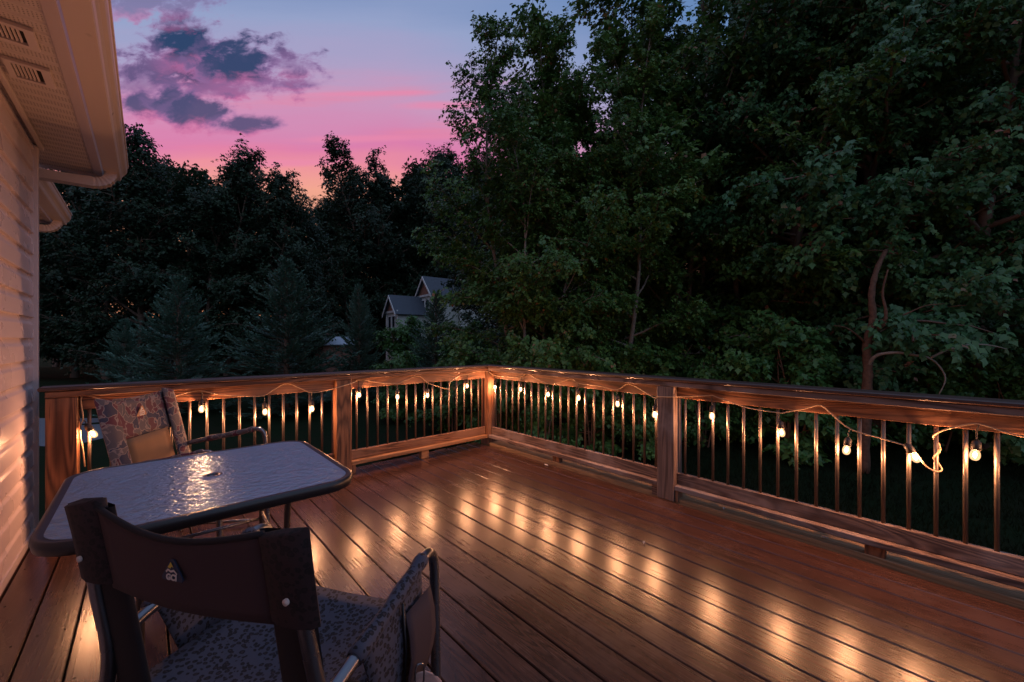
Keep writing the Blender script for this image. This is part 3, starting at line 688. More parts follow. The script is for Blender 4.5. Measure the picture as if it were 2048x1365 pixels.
# bays face left; their ridges run back to the right
rd = (RT * .8 + FW * .6); ang = math.atan2(rd.y, rd.x) - PI / 2
for px, dep, w, dp, eave, peak, win in [(784, 40, 2.9, 6, 4.2, 5.75, True), (851, 41, 3.6, 7, 5.9, 7.75, True), (907, 42, 3.2, 9, 5.6, 7.5, False)]:
    gable_block(nh, Vector(ld((px - 1024) / 809 * dep, dep, 0)), ang, w, dp, GZ, eave, peak, win)
b = MB(); mt = Matrix.Translation(ld(-1.0, 47, 0)) @ Matrix.Rotation(ang, 4, 'Z')
b.box(-5, 4, 0, 9, GZ, 4.4, mat=mt); b.build('main_wall', M['greysiding'], nh)
r = MB(); P = [mt @ Vector(p) for p in [(-5.4, -.4, 4.2), (-5.4, 9.4, 4.2), (-.5, 9.4, 7.0), (-.5, -.4, 7.0), (4.4, -.4, 4.2), (4.4, 9.4, 4.2)]]
r.add(P, [(0, 3, 2, 1), (3, 4, 5, 2)]); solidify(r.build('main_roof', M['roof_shingle'], nh), .1, 1)
pr = MB(); mtp = Matrix.Translation(ld(4.0, 36, 0)) @ Matrix.Rotation(-TH + .1, 4, 'Z')
pr.box(-2.0, 2.4, -.2, 3.5, .85, 1.05, mat=mtp); pr.build('porch_roof', M['white'], nh)
for x in (-1.75, -.8, 2.2):
    q = MB(); q.box(x - .12, x + .12, 0, .24, GZ, .85, mat=mtp); q.build('porch_post', M['white'], nh)
sh = thing('shed', 'low shed with pale tin roof between two cypress trees', 'shed', ld(-12.6, 28.5, GZ - .1), -TH + .5)
q = MB(); q.box(-1.2, 1.2, -.8, .8, 0, 2.0); q.build('wall', M['shake'], sh)
q = MB(); q.add([(-1.4, -1.0, 2.05), (1.4, -1.0, 2.05), (1.4, .9, 2.6), (-1.4, .9, 2.6)], [(0, 1, 2, 3)]); solidify(q.build('roof', M['tinroof'], sh), .06, 1)

# ------------------------------------------------------------------ deck
XW = -3.54
def make_deck():
    mb = MB(); p = .147; x = -.004; k = 0
    while x > XW:
        x0 = max(x - p + .0065, XW + .004)
        mb.beam(x0, x, -6.6, .23 + .012 * math.sin(k * 2.7), -.036, 0 + .0008 * math.sin(k * 1.9), .0035)
        x -= p; k += 1
    nails = []
    for i in range(k):
        cx = -.004 - i * p - p / 2
        for j in range(16):
            y = .05 - j * .406
            for s in (-1, 1):
                a, b = cx + s * .042 + random.uniform(-.008, .008), y + random.uniform(-.012, .012); r_ = .0042
                nails.append((a, b, r_))
    for a, b, r_ in nails:
        mb.add([(a + r_ * math.cos(q * PI / 3), b + r_ * math.sin(q * PI / 3), .0012) for q in range(6)], [(0, 1, 2, 3, 4, 5)], 1)
    o = mb.build('deck_floor', [M['deck'], M['black_hole']]); tag(o, kind='structure')
    q = MB(); q.beam(.024, .165, -6.6, .02, -.20, .030, .004); q.build('edge_board', M['rawedge'], o)
    q = MB(); q.beam(-3.5, .02, .235, .272, -.24, -.04, .004); q.build('rim_joist', M['woodX'], o)
    q = MB()
    for j in range(16): q.box(-3.5, .02, -.0 - j * .406, .038 - j * .406, -.22, -.045)
    q.build('joist', M['woodX'], o)
    for x, y in ((-.1, .1), (-1.7, .1), (-3.4, .1), (-.1, -2.2), (-.1, -4.4)):
        q = MB(); q.beam(x, x + .14, y, y + .14, GZ, -.22); q.build('deck_post', M['woodZ'], o)
make_deck()

def bal(x, y, zb=.217, zt=.80):
    return MB().tube([(x, y, zb), (x, y, zt)], .0098, 10)
def railing_left():
    t = thing('deck_railing', 'left deck railing with stained posts running from the house wall to the corner', 'railing', (-1.7, 0, 0), 0, 'deck railings')
    ox = 1.7
    def bx(name, x0, x1, y0, y1, z0, z1, m, b=.004): return MB().beam(x0 + ox, x1 + ox, y0, y1, z0, z1, b).build(name, M[m], t)
    for x0 in (-3.471, -1.742): bx('post', x0, x0 + .137, 0, .137, .0, .885, 'woodZ')
    bx('cap_rail', -3.50, -.002, -.018, .137, .929, .954, 'cap', .006)
    bx('sub_rail', -3.472, -.003, -.004, .137, .887, .926, 'woodX')
    for a, b in ((-3.332, -1.745), (-1.603, -.002)):
        bx('upper_rail', a, b, .048, .086, .797, .885, 'woodX'); bx('lower_rail', a, b, .048, .086, .129, .217, 'woodX')
        bx('ledge_rail', a, b, .004, .086, .090, .127, 'ledge')
    n = 0; x = -.094
    while x > -3.33:
        if not (-1.76 < x < -1.59): bal(x + ox, .067).build('baluster', M['bronze'], t, True)
        x -= .1030; n += 1
    for x in (-.87, -2.55): bx('support_block', x, x + .09, .03, .085, .0, .088, 'ledge')
    bx('support_block', -1.598, -1.555, .03, .085, .0, .088, 'woodZ')
    return t
def railing_right():
    t = thing('deck_railing', 'right deck railing with weathered rails running from the corner past the string lights', 'railing', (0, -2.5, 0), 0, 'deck railings')
    oy = 2.5
    def bx(name, x0, x1, y0, y1, z0, z1, m, b=.004): return MB().beam(x0, x1, y0 + oy, y1 + oy, z0, z1, b).build(name, M[m], t)
    bx('post', 0, .137, 0, .137, 0, .885, 'woodZ')
    bx('post', 0, .137, -2.281, -2.141, 0, .885, 'woodgrey_z'); bx('post', 0, .137, -4.50, -4.36, 0, .885, 'woodgrey_z')
    bx('cap_rail', -.018, .137, -6.4, .137, .929, .954, 'cap', .006)
    bx('sub_rail', -.004, .137, -6.4, .137, .887, .926, 'woodgrey')
    for a, b in ((-2.138, -.002), (-4.358, -2.283), (-6.4, -4.502)):
        bx('upper_rail', .048, .086, a, b, .797, .885, 'woodY'); bx('lower_rail', .048, .086, a, b, .129, .217, 'woodgrey')
        bx('ledge_rail', .004, .086, a, b, .090, .127, 'woodgrey')
    for y0, n in ((-.052, 21), (-2.34, 20), (-4.56, 17)):
        for i in range(n):
            y = y0 - i * .1024
            if -2.32 < y < -2.12 or -4.52 < y < -4.34: continue
            bal(.067, y + oy).build('baluster', M['bronze'], t, True)
    for y in (-1.09, -3.48, -5.3): bx('support_block', .03, .085, y, y + .09, 0, .088, 'woodZ')
    bx('support_block', .012, .09, -2.31, -2.284, 0, .088, 'woodZ'); bx('support_block', .02, .09, -2.14, -2.085, 0, .088, 'woodgrey')
    return t
M['woodgrey_z'] = wood('weathered_post_timber', 'Z', (.225, .145, .115), (.066, .042, .036), worn=(.26, .205, .19), rough=.62)
railing_left(); railing_right()

# ------------------------------------------------------------------ string lights
CORDL=[(-3.305,0.032,0.428),(-3.314,0.032,0.545),(-3.325,0.032,0.631),(-3.323,0.032,0.698),(-3.313,0.032,0.742),(-3.320,0.032,0.822),(-3.322,0.032,0.862),(-3.311,0.032,0.887),(-3.276,0.032,0.880),(-3.225,0.032,0.853),(-3.132,0.032,0.817),(-2.991,0.032,0.809),(-2.885,0.032,0.834),(-2.813,0.032,0.856),(-2.714,0.032,0.870),(-2.600,0.032,0.832),(-2.413,0.032,0.801),(-2.301,0.032,0.797),(-2.233,0.032,0.839),(-2.134,0.032,0.882),(-2.042,0.032,0.840),(-1.946,0.032,0.791),(-1.834,0.032,0.797),(-1.768,-0.012,0.816),(-1.592,-0.012,0.857),(-1.542,0.032,0.873),(-1.474,0.032,0.869),(-1.327,0.032,0.834),(-1.149,0.032,0.811),(-1.070,0.032,0.834),(-0.920,0.032,0.875),(-0.862,0.032,0.854),(-0.796,0.032,0.797),(-0.699,0.032,0.758),(-0.559,0.032,0.714),(-0.520,0.032,0.722),(-0.514,0.032,0.783),(-0.380,0.032,0.850),(-0.280,0.032,0.859),(-0.158,0.032,0.881),(-0.016,-0.010,0.879)]
CORDR=[(-0.008,-0.030,0.871),(0.032,-0.090,0.834),(0.032,-0.295,0.834),(0.032,-0.486,0.834),(0.032,-0.544,0.848),(0.032,-0.619,0.883),(0.032,-0.666,0.880),(0.032,-0.784,0.840),(0.032,-0.935,0.806),(0.032,-1.033,0.812),(0.032,-1.245,0.872),(0.032,-1.331,0.841),(0.032,-1.565,0.833),(0.032,-1.754,0.816),(0.032,-1.867,0.877),(0.032,-2.021,0.819),(0.020,-2.110,0.784),(-0.012,-2.16,0.80),(-0.012,-2.28,0.811),(0.032,-2.354,0.816),(0.032,-2.536,0.843),(0.032,-2.579,0.839),(0.032,-2.769,0.788),(0.032,-2.964,0.775),(0.032,-3.010,0.784),(0.032,-3.120,0.824),(0.032,-3.187,0.850),(0.032,-3.242,0.802),(0.032,-3.329,0.727),(0.032,-3.471,0.695),(0.032,-3.562,0.673),(0.032,-3.601,0.641),(0.032,-3.632,0.588),(0.040,-3.666,0.562),(0.060,-3.692,0.569),(0.083,-3.678,0.60),(0.054,-3.662,0.628),(0.05,-3.684,0.665),(0.083,-3.680,0.70),(0.06,-3.660,0.735),(0.032,-3.685,0.771),(0.032,-3.728,0.799),(0.032,-3.797,0.829),(0.032,-3.837,0.827),(0.032,-3.956,0.792),(.032,-4.1,.81),(.032,-4.25,.86),(-.012,-4.37,.85),(-.012,-4.5,.84),(.032,-4.6,.80),(.032,-5.1,.78)]
BULBS=[((-3.313,0.032,0.732),(-3.267,0.022,0.637)),((-2.705,0.032,0.865),(-2.706,0.022,0.736)),((-2.301,0.032,0.799),(-2.296,0.022,0.666)),((-1.942,0.032,0.791),(-1.941,0.022,0.651)),((-1.536,0.032,0.871),(-1.530,0.022,0.736)),((-1.143,0.032,0.811),(-1.143,0.022,0.681)),((-0.796,0.032,0.797),(-0.802,0.022,0.666)),((-0.283,0.032,0.859),(-0.290,0.022,0.728)),((0.032,-0.090,0.837),(0.022,-0.102,0.698)),((0.032,-0.544,0.849),(0.022,-0.539,0.713)),((0.032,-0.938,0.809),(0.022,-0.947,0.698)),((0.032,-1.331,0.841),(0.022,-1.339,0.704)),((0.032,-1.754,0.816),(0.022,-1.766,0.696)),((0.032,-2.113,0.779),(0.022,-2.110,0.651)),((0.032,-2.552,0.840),(0.022,-2.556,0.700)),((0.032,-2.970,0.772),(0.022,-2.987,0.653)),((0.032,-3.326,0.726),(0.022,-3.312,0.606)),((0.032,-3.564,0.673),(0.022,-3.595,0.623)),((0.032,-3.818,0.828),(0.022,-3.805,0.680)),
       ((.032,-4.22,.845),(.022,-4.2,.70)),((.032,-4.62,.80),(.022,-4.62,.66)),((.032,-5.05,.78),(.022,-5.05,.64))]
def string_lights():
    t = thing('string_lights', 'tan cord of lit round bulbs looped along both deck railings', 'string lights', (0, 0, 0))
    MB().tube(spline(CORDL + CORDR, 4), .0042, 6).build('cord', M['cord'], t, True)
    for a, b in BULBS:
        a = Vector(a); b = Vector(b)
        up = (a - b); dist = up.length; up.normalize()
        if dist < .075: up = Vector((0, .45, .9)).normalized()
        mt = Matrix.Translation(b) @ up.to_track_quat('Z', 'Y').to_matrix().to_4x4()
        so = MB(); so.lathe([(.0, .074), (.008, .074), (.011, .068), (.017, .064), (.0185, .045), (.0195, .030), (.017, .0225), (0, .0225)], 14, mat=mt)
        top = b + up * .072
        so.tube(spline([top, (top + a) / 2 + Vector((.004, .004, .0)), a], 4), .0035, 6)
        s = so.build('lamp_socket', M['socket'], t, True)
        bb = MB(); bb.lathe([(0, -.029), (.008, -.0275), (.0145, -.022), (.0185, -.012), (.0193, -.001), (.0178, .009), (.0148, .017), (.0125, .022), (0, .022)], 14, mat=mt)
        bb.build('light_bulb', M['bulb'], s, True)
        fl = MB(); fl.lathe([(0, -.014), (.0036, -.010), (.0058, -.003), (.0054, .004), (.003, .010), (0, .012)], 10, mat=mt); fl.build('filament', M['filament'], s, True)
string_lights()

# ------------------------------------------------------------------ the house
def course_profile(z0, z1, pitch, x):
    """Dutch-lap siding profile as (x, z) pairs"""
    pr = []; z = z0
    while z < z1 - 1e-6:
        h = min(pitch, z1 - z)
        for dx, f in ((.001, 0), (.0150, .004), (.0165, .03), (.0135, .60), (.0125, .66), (.0060, .76), (.0045, .80), (.001, .99)):
            pr.append((x + dx, z + h * f))
        z += pitch
    pr.append((x + .002, z1)); return pr
def siding(parent, x, y0, y1, z0, z1):
    pr = course_profile(z0, z1, .1345, x); ys = np.linspace(y0, y1, 9)
    mb = MB(); mb.grid([[(px, y, pz) for y in ys] for px, pz in pr])
    return mb.build('siding', M['vinyl'], parent)
GUT = [(.0, .005), (.0, .0), (.086, .0), (.090, .006), (.094, .030), (.104, .048), (.118, .062), (.124, .078), (.126, .108), (.132, .110), (.133, .126), (.122, .128), (.120, .112), (.118, .084), (.09, .055), (.084, .012), (.006, .008)]
def gutter(parent, x, y0, y1, z):
    ys = [y0, y1]; mb = MB()
    mb.grid([[(x + a, y, z + b) for y in ys] for a, b in GUT])
    mb.add([(x + a, y1, z + b) for a, b in [(0, 0), (.086, 0), (.094, .03), (.118, .062), (.126, .108), (.13, .126), (0, .126)]], [(0, 1, 2, 3, 4, 5, 6)])
    return mb.build('gutter', M['gutter'], parent)
def elbow(parent, x, y, z, xe, drop=.10, w=.082, h=.062):
    """corrugated outlet, swept elbow and the pipe back to the wall"""
    pts = []; rr = .095
    pts.append((x, z)); pts.append((x, z - .02))
    for i in range(1, 13):
        a = PI / 2 * i / 12; pts.append((x - rr * (1 - math.cos(a)), z - .02 - rr * math.sin(a)))
    L = pts[-1]
    for i in range(1, 5): pts.append((L[0] + (xe - L[0]) * i / 4, L[1] - .005 * i))
    mb = MB(); n = len(pts); ring = []
    for i, (px, pz) in enumerate(pts):
        a = pts[max(i - 1, 0)]; b = pts[min(i + 1, n - 1)]; tx, tz = b[0] - a[0], b[1] - a[1]; l = math.hypot(tx, tz); nx, nz = -tz / l, tx / l
        cr = .0028 * (1 if i % 2 else -1) if 1 < i < 14 else 0
        hh = h / 2 + cr; ww = w / 2 + cr * .5
        row = []
        for u, v in [(-1, -1), (-.62, -1.0), (-.5, -.86), (-.2, -.86), (-.1, -1), (.1, -1), (.2, -.86), (.5, -.86), (.62, -1), (1, -1), (1, 1), (-1, 1)]:
            row.append((px + nx * hh * v, y + ww * u, pz + nz * hh * v))
        ring.append(row + [row[0]])
    mb.grid(ring); return mb.build('downspout', M['gutter'], parent)
def eave(root, xw, y0, y1, yw, z=2.505, over=.24, vents=()):
    xo = xw + over
    so = MB(); ys = [y0]; pitch = .082; gy = math.floor(y0 / pitch) * pitch; pr = []
    while gy < y1 - .02:
        for dy, dz in ((0, .006), (.012, .0), (.074, .0), (.078, .006)):
            if y0 < gy + dy < y1: pr.append((gy + dy, z + dz))
        gy += pitch
    pr.append((y1, z)); so.grid([[(x, y, zz) for x in (xw - .06, xo)] for y, zz in pr])
    so.build('soffit', M['soffit'], root)
    MB().beam(xw + .012, xw + .034, y0, yw, z - .022, z - .003, .003).build('frieze_channel', M['trim'], root)
    f = MB(); f.add([(xo - .002, y0, z - .004), (xo + .045, y0, z - .018), (xo + .05, y0, z + .14), (xo + .0, y0, z + .14), (xo - .002, y1, z - .004), (xo + .045, y1, z - .018), (xo + .05, y1, z + .14), (xo + .0, y1, z + .14)],
                    [(0, 1, 5, 4), (1, 2, 6, 5), (2, 3, 7, 6), (4, 5, 6, 7)])
    f.build('fascia_board', M['trim'], root)
    MB().box(xw - .1, xo + .045, y1 + .002, y1 + .024, z - .02, z + .30).build('rake_board', M['trim'], root)
    gutter(root, xo + .052, y0, y1 + .05, z - .004)
    elbow(root, xo + .095, y1 - .10, z + .018, xw - .35)
    r = MB(); r.add([(xo + .10, y0, z + .15), (xo + .10, y1 + .04, z + .15), (xw - 5, y1 + .04, z + 2.4), (xw - 5, y0, z + 2.4)], [(0, 1, 2, 3)])
    solidify(r.build('roof', M['roof_shingle'], root), .04, 1)
    for vx0, vx1, vy0, vy1 in vents:
        v = MB()
        for q in ((vx0, vx1, vy0, vy0 + .022), (vx0, vx1, vy1 - .022, vy1), (vx0, vx0 + .022, vy0 + .022, vy1 - .022), (vx1 - .03, vx1, vy0 + .022, vy1 - .022)):
            v.box(q[0], q[1], q[2], q[3], z - .016, z - .002)
        vo = v.build('vent', M['trim'], root)
        MB().box(vx0 + .022, vx1 - .03, vy0 + .022, vy1 - .022, z - .004, z - .001).build('backing', M['black_hole'], vo)
        s = MB(); nn = int((vx1 - vx0 - .06) / .0125)
        for i in range(nn):
            xx = vx0 + .026 + i * .0125
            s.add([(xx, vy0 + .022, z - .012), (xx + .007, vy0 + .022, z - .005), (xx + .007, vy1 - .022, z - .005), (xx, vy1 - .022, z - .012)], [(0, 1, 2, 3)])
        s.build('louver', M['trim'], vo)
hs = thing('house', 'cream vinyl sided house wall with deep soffit and gutter beside the deck', 'house', (XW, .25, 0))
hp = D.objects.new('tmp', None)
def house():
    root = hs; off = Vector((XW, .25, 0))
    tmp = []
    n0 = set(D.objects)
    siding(root, XW - .02, -7.5, .215, .045, 2.50)
    MB().box(XW - .022, XW + .002, -7.5, .215, -.3, .043).build('skirt_board', M['trim'], root)
    MB().beam(XW - .03, XW + .012, .217, .262, -.3, 2.50, .003).build('corner_post', M['trim'], root)
    MB().box(XW - 5, XW - .03, .20, .25, -1.0, 2.48).build('end_wall', M['vinyl'], root)
    MB().box(XW - 5, XW - .03, -7.5, .198, -1.0, -.31).build('foundation', M['greysiding'], root)
    eave(root, XW, -7.5, .63, .26, vents=((-3.80, -3.348, -1.245, -1.09), (-3.485, -3.342, -.925, -.745)))
    # set-back wing
    xw2 = XW - .50
    siding(root, xw2 - .02, .27, 2.42, .045 - .7, 2.50)
    MB().beam(xw2 - .03, xw2 + .012, 2.422, 2.465, -1.0, 2.50, .003).build('corner_post', M['trim'], root)
    eave(root, xw2, .70, 2.72, 2.46)
    MB().box(xw2 - 5, xw2 - .03, 2.40, 2.45, -1.0, 2.48).build('end_wall', M['vinyl'], root)
    for o in set(D.objects) - n0:
        if o.parent is root: o.location = -off
house()
D.objects.remove(hp)

# ------------------------------------------------------------------ patio table
def rrect(w, d, r, n=8):
    P = []
    for cx, cy, a0 in ((w / 2 - r, d / 2 - r, 0), (-w / 2 + r, d / 2 - r, PI / 2), (-w / 2 + r, -d / 2 + r, PI), (w / 2 - r, -d / 2 + r, 1.5 * PI)):
        for i in range(n + 1):
            a = a0 + PI / 2 * i / n; P.append((cx + r * math.cos(a), cy + r * math.sin(a)))
    return P
def table():
    t = thing('patio_table', 'square patio table with rippled glass top and dark rounded rim', 'table', (-2.812, -1.768, 0))
    W, Dp, zt = .86, .84, .712
    prof = [(.0, -.004), (.003, -.0026), (.018, -.0018), (.024, -.003), (.026, -.018), (.022, -.038), (.010, -.044), (-.004, -.040), (-.004, -.008)]
    base = rrect(W - .05, Dp - .05, .095)
    rows = []
    cen = Vector((0, 0, 0))
    for i, (x, y) in enumerate(base + base[:1]):
        a = base[i % len(base)]; nx, ny = None, None
        n = len(base); p0 = base[(i - 1) % n]; p1 = base[(i + 1) % n]; tx, ty = p1[0] - p0[0], p1[1] - p0[1]; l = math.hypot(tx, ty)
        nx, ny = ty / l, -tx / l
        rows.append([(x + nx * u, y + ny * u, zt + v) for u, v in prof + prof[:1]])
    MB().grid(rows).build('rim', M['rim'], t, True)
    ins = rrect(W - .05, Dp - .05, .095, 8)
    g = MB(); hole = .024; k = len(ins); cir = []
    vs = []; fs = []
    for i, (x, y) in enumerate(ins):
        a = math.atan2(y, x); vs.append((x, y, zt - .003)); cir.append((hole * math.cos(a), hole * math.sin(a), zt - .003))
    vs += cir
    for i in range(k): fs.append((i, (i + 1) % k, k + (i + 1) % k, k + i))
    g.add(vs, fs); solidify(g.build('glass_top', M['glass'], t), .005, -1)
    q = MB(); q.lathe([(.021, -.03), (.021, -.0035), (.0225, -.0026), (.031, -.0026), (.032, -.0032), (.0235, -.0034), (.0235, -.03)], 24, c=(0, 0, zt)); q.build('umbrella_ring', M['tube'], t, True)
    for sx in (-1, 1):
        for sy in (-1, 1):
            p = [(sx * .375, sy * .365, zt - .020), (sx * .34, sy * .335, zt - .024), (sx * .27, sy * .275, zt - .036), (sx * .225, sy * .243, zt - .068), (sx * .212, sy * .232, zt - .14), (sx * .21, sy * .232, .30), (sx * .212, sy * .234, .10), (sx * .215, sy * .236, .0)]
            MB().tube(spline(p, 4), .0115, 10).build('leg', M['leg'], t, True)
    for sy in (-1, 1):
        MB().tube([(-.21, sy * .232, .40), (.21, sy * .232, .40)], .0075, 8).build('stretcher', M['tube'], t, True)
    for sx in (-1, 1):
        MB().tube(spline([(sx * .21, -.23, .435), (sx * .20, -.1, .435), (sx * .20, .1, .435), (sx * .21, .23, .435)], 3), .0075, 8).build('stretcher', M['tube'], t, True)
table()

# ------------------------------------------------------------------ folding chairs
def sheet(fn, nu, nv): return [[fn(i / (nu - 1), j / (nv - 1)) for j in range(nv)] for i in range(nu)]
def logo(parent, at, rotm, s, col_badge, col_peak, col_text, name='badge'):
    mt = Matrix.Translation(at) @ rotm
    out = [(-.055, -.040), (.055, -.040), (.062, -.030), (.010, .052), (-.010, .052), (-.062, -.030)]
    b = MB(); b.add([mt @ Vector((x * s, y * s, .0)) for x, y in out] + [mt @ Vector((x * s, y * s, .0022)) for x, y in out], [(6, 7, 8, 9, 10, 11)] + [(i, (i + 1) % 6, 6 + (i + 1) % 6, 6 + i) for i in range(6)])
    bo = b.build('badge', col_badge, parent)
    p = MB(); p.add([mt @ Vector((x * s, y * s, .0036)) for x, y in [(-.004, .043), (.012, .018), (.001, .024), (-.006, .014), (-.022, .018)]], [(4, 3, 2, 1, 0)]); p.build('peak', col_peak, bo)
    z = MB(); z.add([mt @ Vector((x * s, y * s, .0036)) for x, y in [(-.034, .000), (-.020, .013), (-.004, .006), (.014, .012), (.034, -.004), (.030, -.010), (.014, .003), (-.004, -.003), (-.020, .004), (-.028, -.006)]], [tuple(range(9, -1, -1))]); z.build('ridge_line', col_text, bo)
    cu = D.curves.new('lettering', 'FONT'); cu.body = 'GCI'; cu.size = .036 * s; cu.align_x = 'CENTER'; cu.align_y = 'CENTER'; cu.extrude = .0004; cu.offset = .0006
    cu.materials.append(col_text); dg = bpy.context.evaluated_depsgraph_get(); tmp = link('lettering_curve', cu); dg.update(); me = D.meshes.new_from_object(tmp.evaluated_get(dg)); D.objects.remove(tmp)
    to = link('lettering', me, bo); to.matrix_local = mt @ Matrix.Translation((0, -.024 * s, .0036))
M['badge_navy'] = simple('navy_badge', (.010, .022, .060), .6); M['badge_orange'] = simple('orange_badge', (.34, .13, .06), .6)
M['yellow'] = simple('yellow_print', (.55, .42, .05), .6); M['ivory'] = simple('ivory_print', (.55, .52, .50), .6)
TILT = [.085]
def back_pt(x, z, h0=.40, zt=.93):
    """the reclining plane of the backrest: y for a height"""
    return -.215 - TILT[0] * (z - h0) / (zt - h0)
def chair(name, label, loc, rz, style):
    t = thing(name, label, 'folding chair', loc, rz, 'folding chairs on the deck')
    near = style == 'leopard'
    fab = M['leopard'] if near else M['camo']; sleeve = M['leopard_dark'] if near else M['camo']; mid = M['plum'] if near else M['camo']
    tb = M['tube']; r = .0142
    for s in (-1, 1):
        X = .275 if s > 0 else -.308
        # back upright running down into the rear leg
        MB().tube(spline([(s * .255, back_pt(0, .91), .905 if near else .92), (s * .268, back_pt(0, .7), .70), (s * .275, back_pt(0, .56), .56), (X, -.235, .42), (X, -.275, .22), (X, -.30, .02), (X, -.29, 0)], 5), r, 10).build('back_upright', tb, t, True)
        # arm tube bending down into the front leg
        arm = [(s * .275, -.245, .575), (X, -.10, .60), (X, .08, .632), (X, .140, .645), (X, .180, .642), (X, .205, .615), (X, .214, .56), (X, .220, .40), (X, .224, .18), (X, .228, .0)]
        MB().tube(spline(arm, 5), r, 12).build('arm_frame', tb, t, True)
        MB().tube([(X, -.30, .035), (X, .226, .035)], .009, 8).build('runner', tb, t, True)
        MB().tube([(X, -.262, .30), (X, .22, .44)], .008, 8).build('brace', tb, t, True)
        # padded sleeve round the arm
        sl = spline([(X, -.15, .592), (X, -.02, .614), (X, .08, .633), (X, .142, .647)], 4)
        MB().tube(sl, [.018 + .002 * math.sin(i * 1.3) for i in range(len(sl))], 12).build('arm_sleeve', fab, t, True)
        # fabric side panel with pocket hanging from the arm
        if near:
            fn = lambda u, v, X=X, s=s: (X + s * .012 * math.sin(u * PI) * math.sin(v * 3), -.13 + .262 * v + .10 * u * (1 - v), (.590 + .05 * v) - u * (.27 - .05 * v))
            solidify(MB().grid(sheet(fn, 7, 9)).build('side_panel', fab, t, True), .004)
            fn2 = lambda u, v, X=X, s=s: (X + s * (.018 + .02 * math.sin(u * PI)), .02 + .13 * v - .015 * u, .575 - .005 * v - u * .20)
            solidify(MB().grid(sheet(fn2, 5, 6)).build('pocket', M['plum'], t, True), .003)
            MB().tube([(X + s * .014, .015, .605), (X + s * .022, .018, .49), (X + s * .02, .012, .40)], .0035, 6).build('pocket_strap', M['rim'], t, True)
        # long dark side bolsters of the backrest
        pr = []; zz = (.918, .914, .85, .78, .745) if near else (.935, .93, .80, .60, .48)
        outer = []
        for i, z in enumerate(zz):
            y = back_pt(0, z); th = .004 if i == 0 else .019
            row = []
            for a in range(11):
                q = 2 * PI * a / 10
                row.append((s * (.246 + .052 * math.cos(q)), y + th * math.sin(q), z + (.012 * s * math.cos(q) if i < 2 else 0)))
            outer.append(row)
        ctop = Vector((s * .25, back_pt(0, zz[0]), zz[0] + .004)); capm = MB().grid(outer); capm.add([ctop] + [Vector(q) for q in outer[0]], [(0, i + 1, i + 2) for i in range(10)]); capm.build('back_sleeve', sleeve, t, True)
        inner = []
        for z in ((.908, .80, .60, .45, .22, .06) if near else (.92, .80, .60, .48)):
            y = back_pt(0, max(z, .40)) + (.0 if z > .4 else .06 * (.4 - z)); w = .050
            inner.append([(s * (.232 + w * math.cos(2 * PI * a / 10)), y + .010 + .012 * math.sin(2 * PI * a / 10), z) for a in range(11)])
        MB().grid(inner).build('back_strip', M['black'] if near else M['camo'], t, True)
        MB().lathe([(0, .005), (.006, .004), (.006, 0)], 10, mat=Matrix.Translation((s * .255, back_pt(0, .80) - .021, .80)) @ Matrix.Rotation(PI / 2, 4, 'X')).build('rivet', M['ivory'], t, True)
        if near:
            MB().lathe([(.0, -.02), (.022, -.018), (.026, 0), (.022, .018), (0, .02)], 12, mat=Matrix.Translation((X + s * .025, -.19, .555)) @ Matrix.Rotation(PI / 2, 4, 'Y')).build('hinge_knob', M['socket'], t, True)
    # middle panel, sagging at its top edge
    zb = .735 if near else .70
    def midp(u, v):
        x = -.205 + .41 * u; sag = .030 * math.sin(u * PI) if near else .012 * math.sin(u * PI)
        z = zb + ((.908 if near else .925) - sag - zb) * v + (0 if near else 0)
        return (x, back_pt(0, z) - (.018 * math.sin(u * PI) if near else .012 * math.sin(u * PI)) - .004, z)
    solidify(MB().grid(sheet(midp, 13, 8)).build('back_panel', mid, t, True), .005)
    hem = [midp(i / 12, 1.0) for i in range(13)]; MB().tube(hem, .006, 6).build('hem', M['black'] if near else M['camo'], t, True)
    if near:
        p = midp(.53, .60); logo(t, Vector((p[0], p[1] - .006, p[2])), Matrix.Rotation(PI / 2, 4, 'X') @ Matrix.Identity(4), .42, M['badge_navy'], M['yellow'], M['ivory'])
    else:
        p = midp(.5, .62); logo(t, Vector((p[0], p[1] + .008, p[2])), Matrix.Rotation(PI, 4, 'Z') @ Matrix.Rotation(PI / 2, 4, 'X'), .62, M['badge_orange'], M['ivory'], M['ivory'])
        def low(u, v):
            x = -.165 + .33 * u; z = .47 + .235 * v; return (x, back_pt(0, z) - .004, z)
        solidify(MB().grid(sheet(low, 7, 6)).build('lower_back_panel', M['tan'], t, True), .005)
    # seat
    def st(u, v):
        return (-.262 + .524 * u, -.235 + .44 * v, .462 - .030 * math.sin(u * PI) * (.4 + .6 * math.sin(v * PI)) + .008 * v)
    solidify(MB().grid(sheet(st, 13, 11)).build('seat', fab, t, True), .012, -1)
    for y in (-.235, .205):
        MB().tube([(-.272, y, .455), (.272, y, .455)], .010, 8).build('seat_rail', tb, t, True)
    for v in (.35, .62):
        MB().tube([Vector(st(i / 12, v)) + Vector((0, 0, .002)) for i in range(13)], .0016, 4).build('seam', M['plum'], t, True)
    for z in (.12,):
        MB().tube([(-.285, -.285, z), (.285, -.285, z)], .009, 8).build('cross_tube', tb, t, True)
    return t
def cam_dir_rz(fr, ff):
    v = RT * fr + FW * ff; return math.atan2(-v.x, v.y)
NC = chair('folding_chair', 'dark leopard print folding chair in the foreground seen from behind', ld(-.547, 1.04), cam_dir_rz(.264, .965), 'leopard')
TILT[0] = .125
FC = chair('folding_chair', 'camouflage patterned folding chair behind the glass table by the left railing', ld(-1.83, 2.40), cam_dir_rz(.98, .16), 'camo')

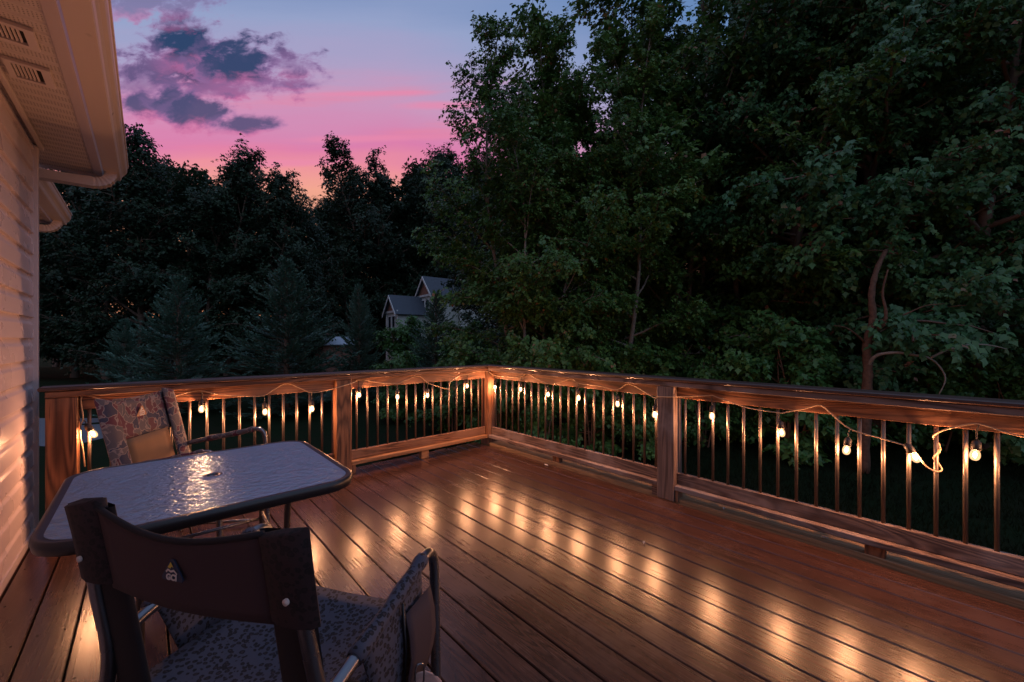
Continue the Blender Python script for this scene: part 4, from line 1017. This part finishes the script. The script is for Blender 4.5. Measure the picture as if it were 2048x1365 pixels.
# small things on and about the deck
def towel():
    # pale cloth stuffed into the side pocket, hanging below it
    mb = MB(); rr = random.Random(4)
    fn = lambda u, v: (.0 + .030 * math.sin(v * 9 + u * 2) + .012 * math.sin(u * 7), -.055 + .12 * v + .02 * math.sin(u * 5), .02 - .15 * u + .022 * math.sin(v * 11))
    mb.grid(sheet(fn, 12, 16)); o = mb.build('cloth', M['pink'], None, True); solidify(o, .004)
    tag(o, 'crumpled pale pink cloth hanging at the side pocket of the near chair', 'cloth')
    o.matrix_world = Matrix.Translation(NC.location) @ Matrix.Rotation(NC.rotation_euler.z, 4, 'Z') @ Matrix.Translation((.315, .03, .37)); return o
towel()
def carabiner():
    pts = [(.0, 0, .03), (.011, 0, .022), (.012, 0, -.015), (.004, 0, -.03), (-.008, 0, -.026), (-.010, 0, .015), (-.006, 0, .028), (0, 0, .03)]
    o = MB().tube(spline(pts, 5), .0024, 8).build('carabiner', M['tube'], None, True)
    tag(o, 'small metal snap hook clipped to the side pocket of the near chair', 'snap hook')
    o.matrix_world = Matrix.Translation(NC.location) @ Matrix.Rotation(NC.rotation_euler.z, 4, 'Z') @ Matrix.Translation((.325, .03, .425)) @ Matrix.Rotation(.9, 4, 'Z')
carabiner()
def floor_cord():
    P = [(-3.66 + .1, -2.9, .02), (-3.50, -2.86, .016), (-3.43, -2.885, .03), (-3.40, -2.95, .03), (-3.44, -3.02, .012), (-3.50, -3.1, .008)]
    o = MB().tube(spline(P, 6), .004, 6).build('loose_cord', M['tan'], None, True); tag(o, 'thin tan cord looped on the boards against the house wall', 'cord')
floor_cord()
for i, (x, y, s) in enumerate([(-.06, -1.0, 1), (.07, -2.62, .8), (.075, -3.2, .7), (-.75, -2.46, .6)]):
    mb = MB(); mb.grid(sheet(lambda u, v: ((u - .5) * .022 * math.sin(PI * v) * s, (v - .5) * .05 * s, .004 + .008 * (2 * u - 1) ** 2), 4, 6))
    o = mb.build('fallen_petal', M['ivory']); solidify(o, .001); o.location = (x, y, .0 if x < 0 else .031); o.rotation_euler = (0, 0, i * 1.7)
    tag(o, ['pale fallen petal beside the support block under the right railing', 'pale petal on the edge board just right of the railing post', 'pale petal further along the edge board', 'pale petal lying on the deck boards'][i], 'petal', 'petals fallen on the deck')
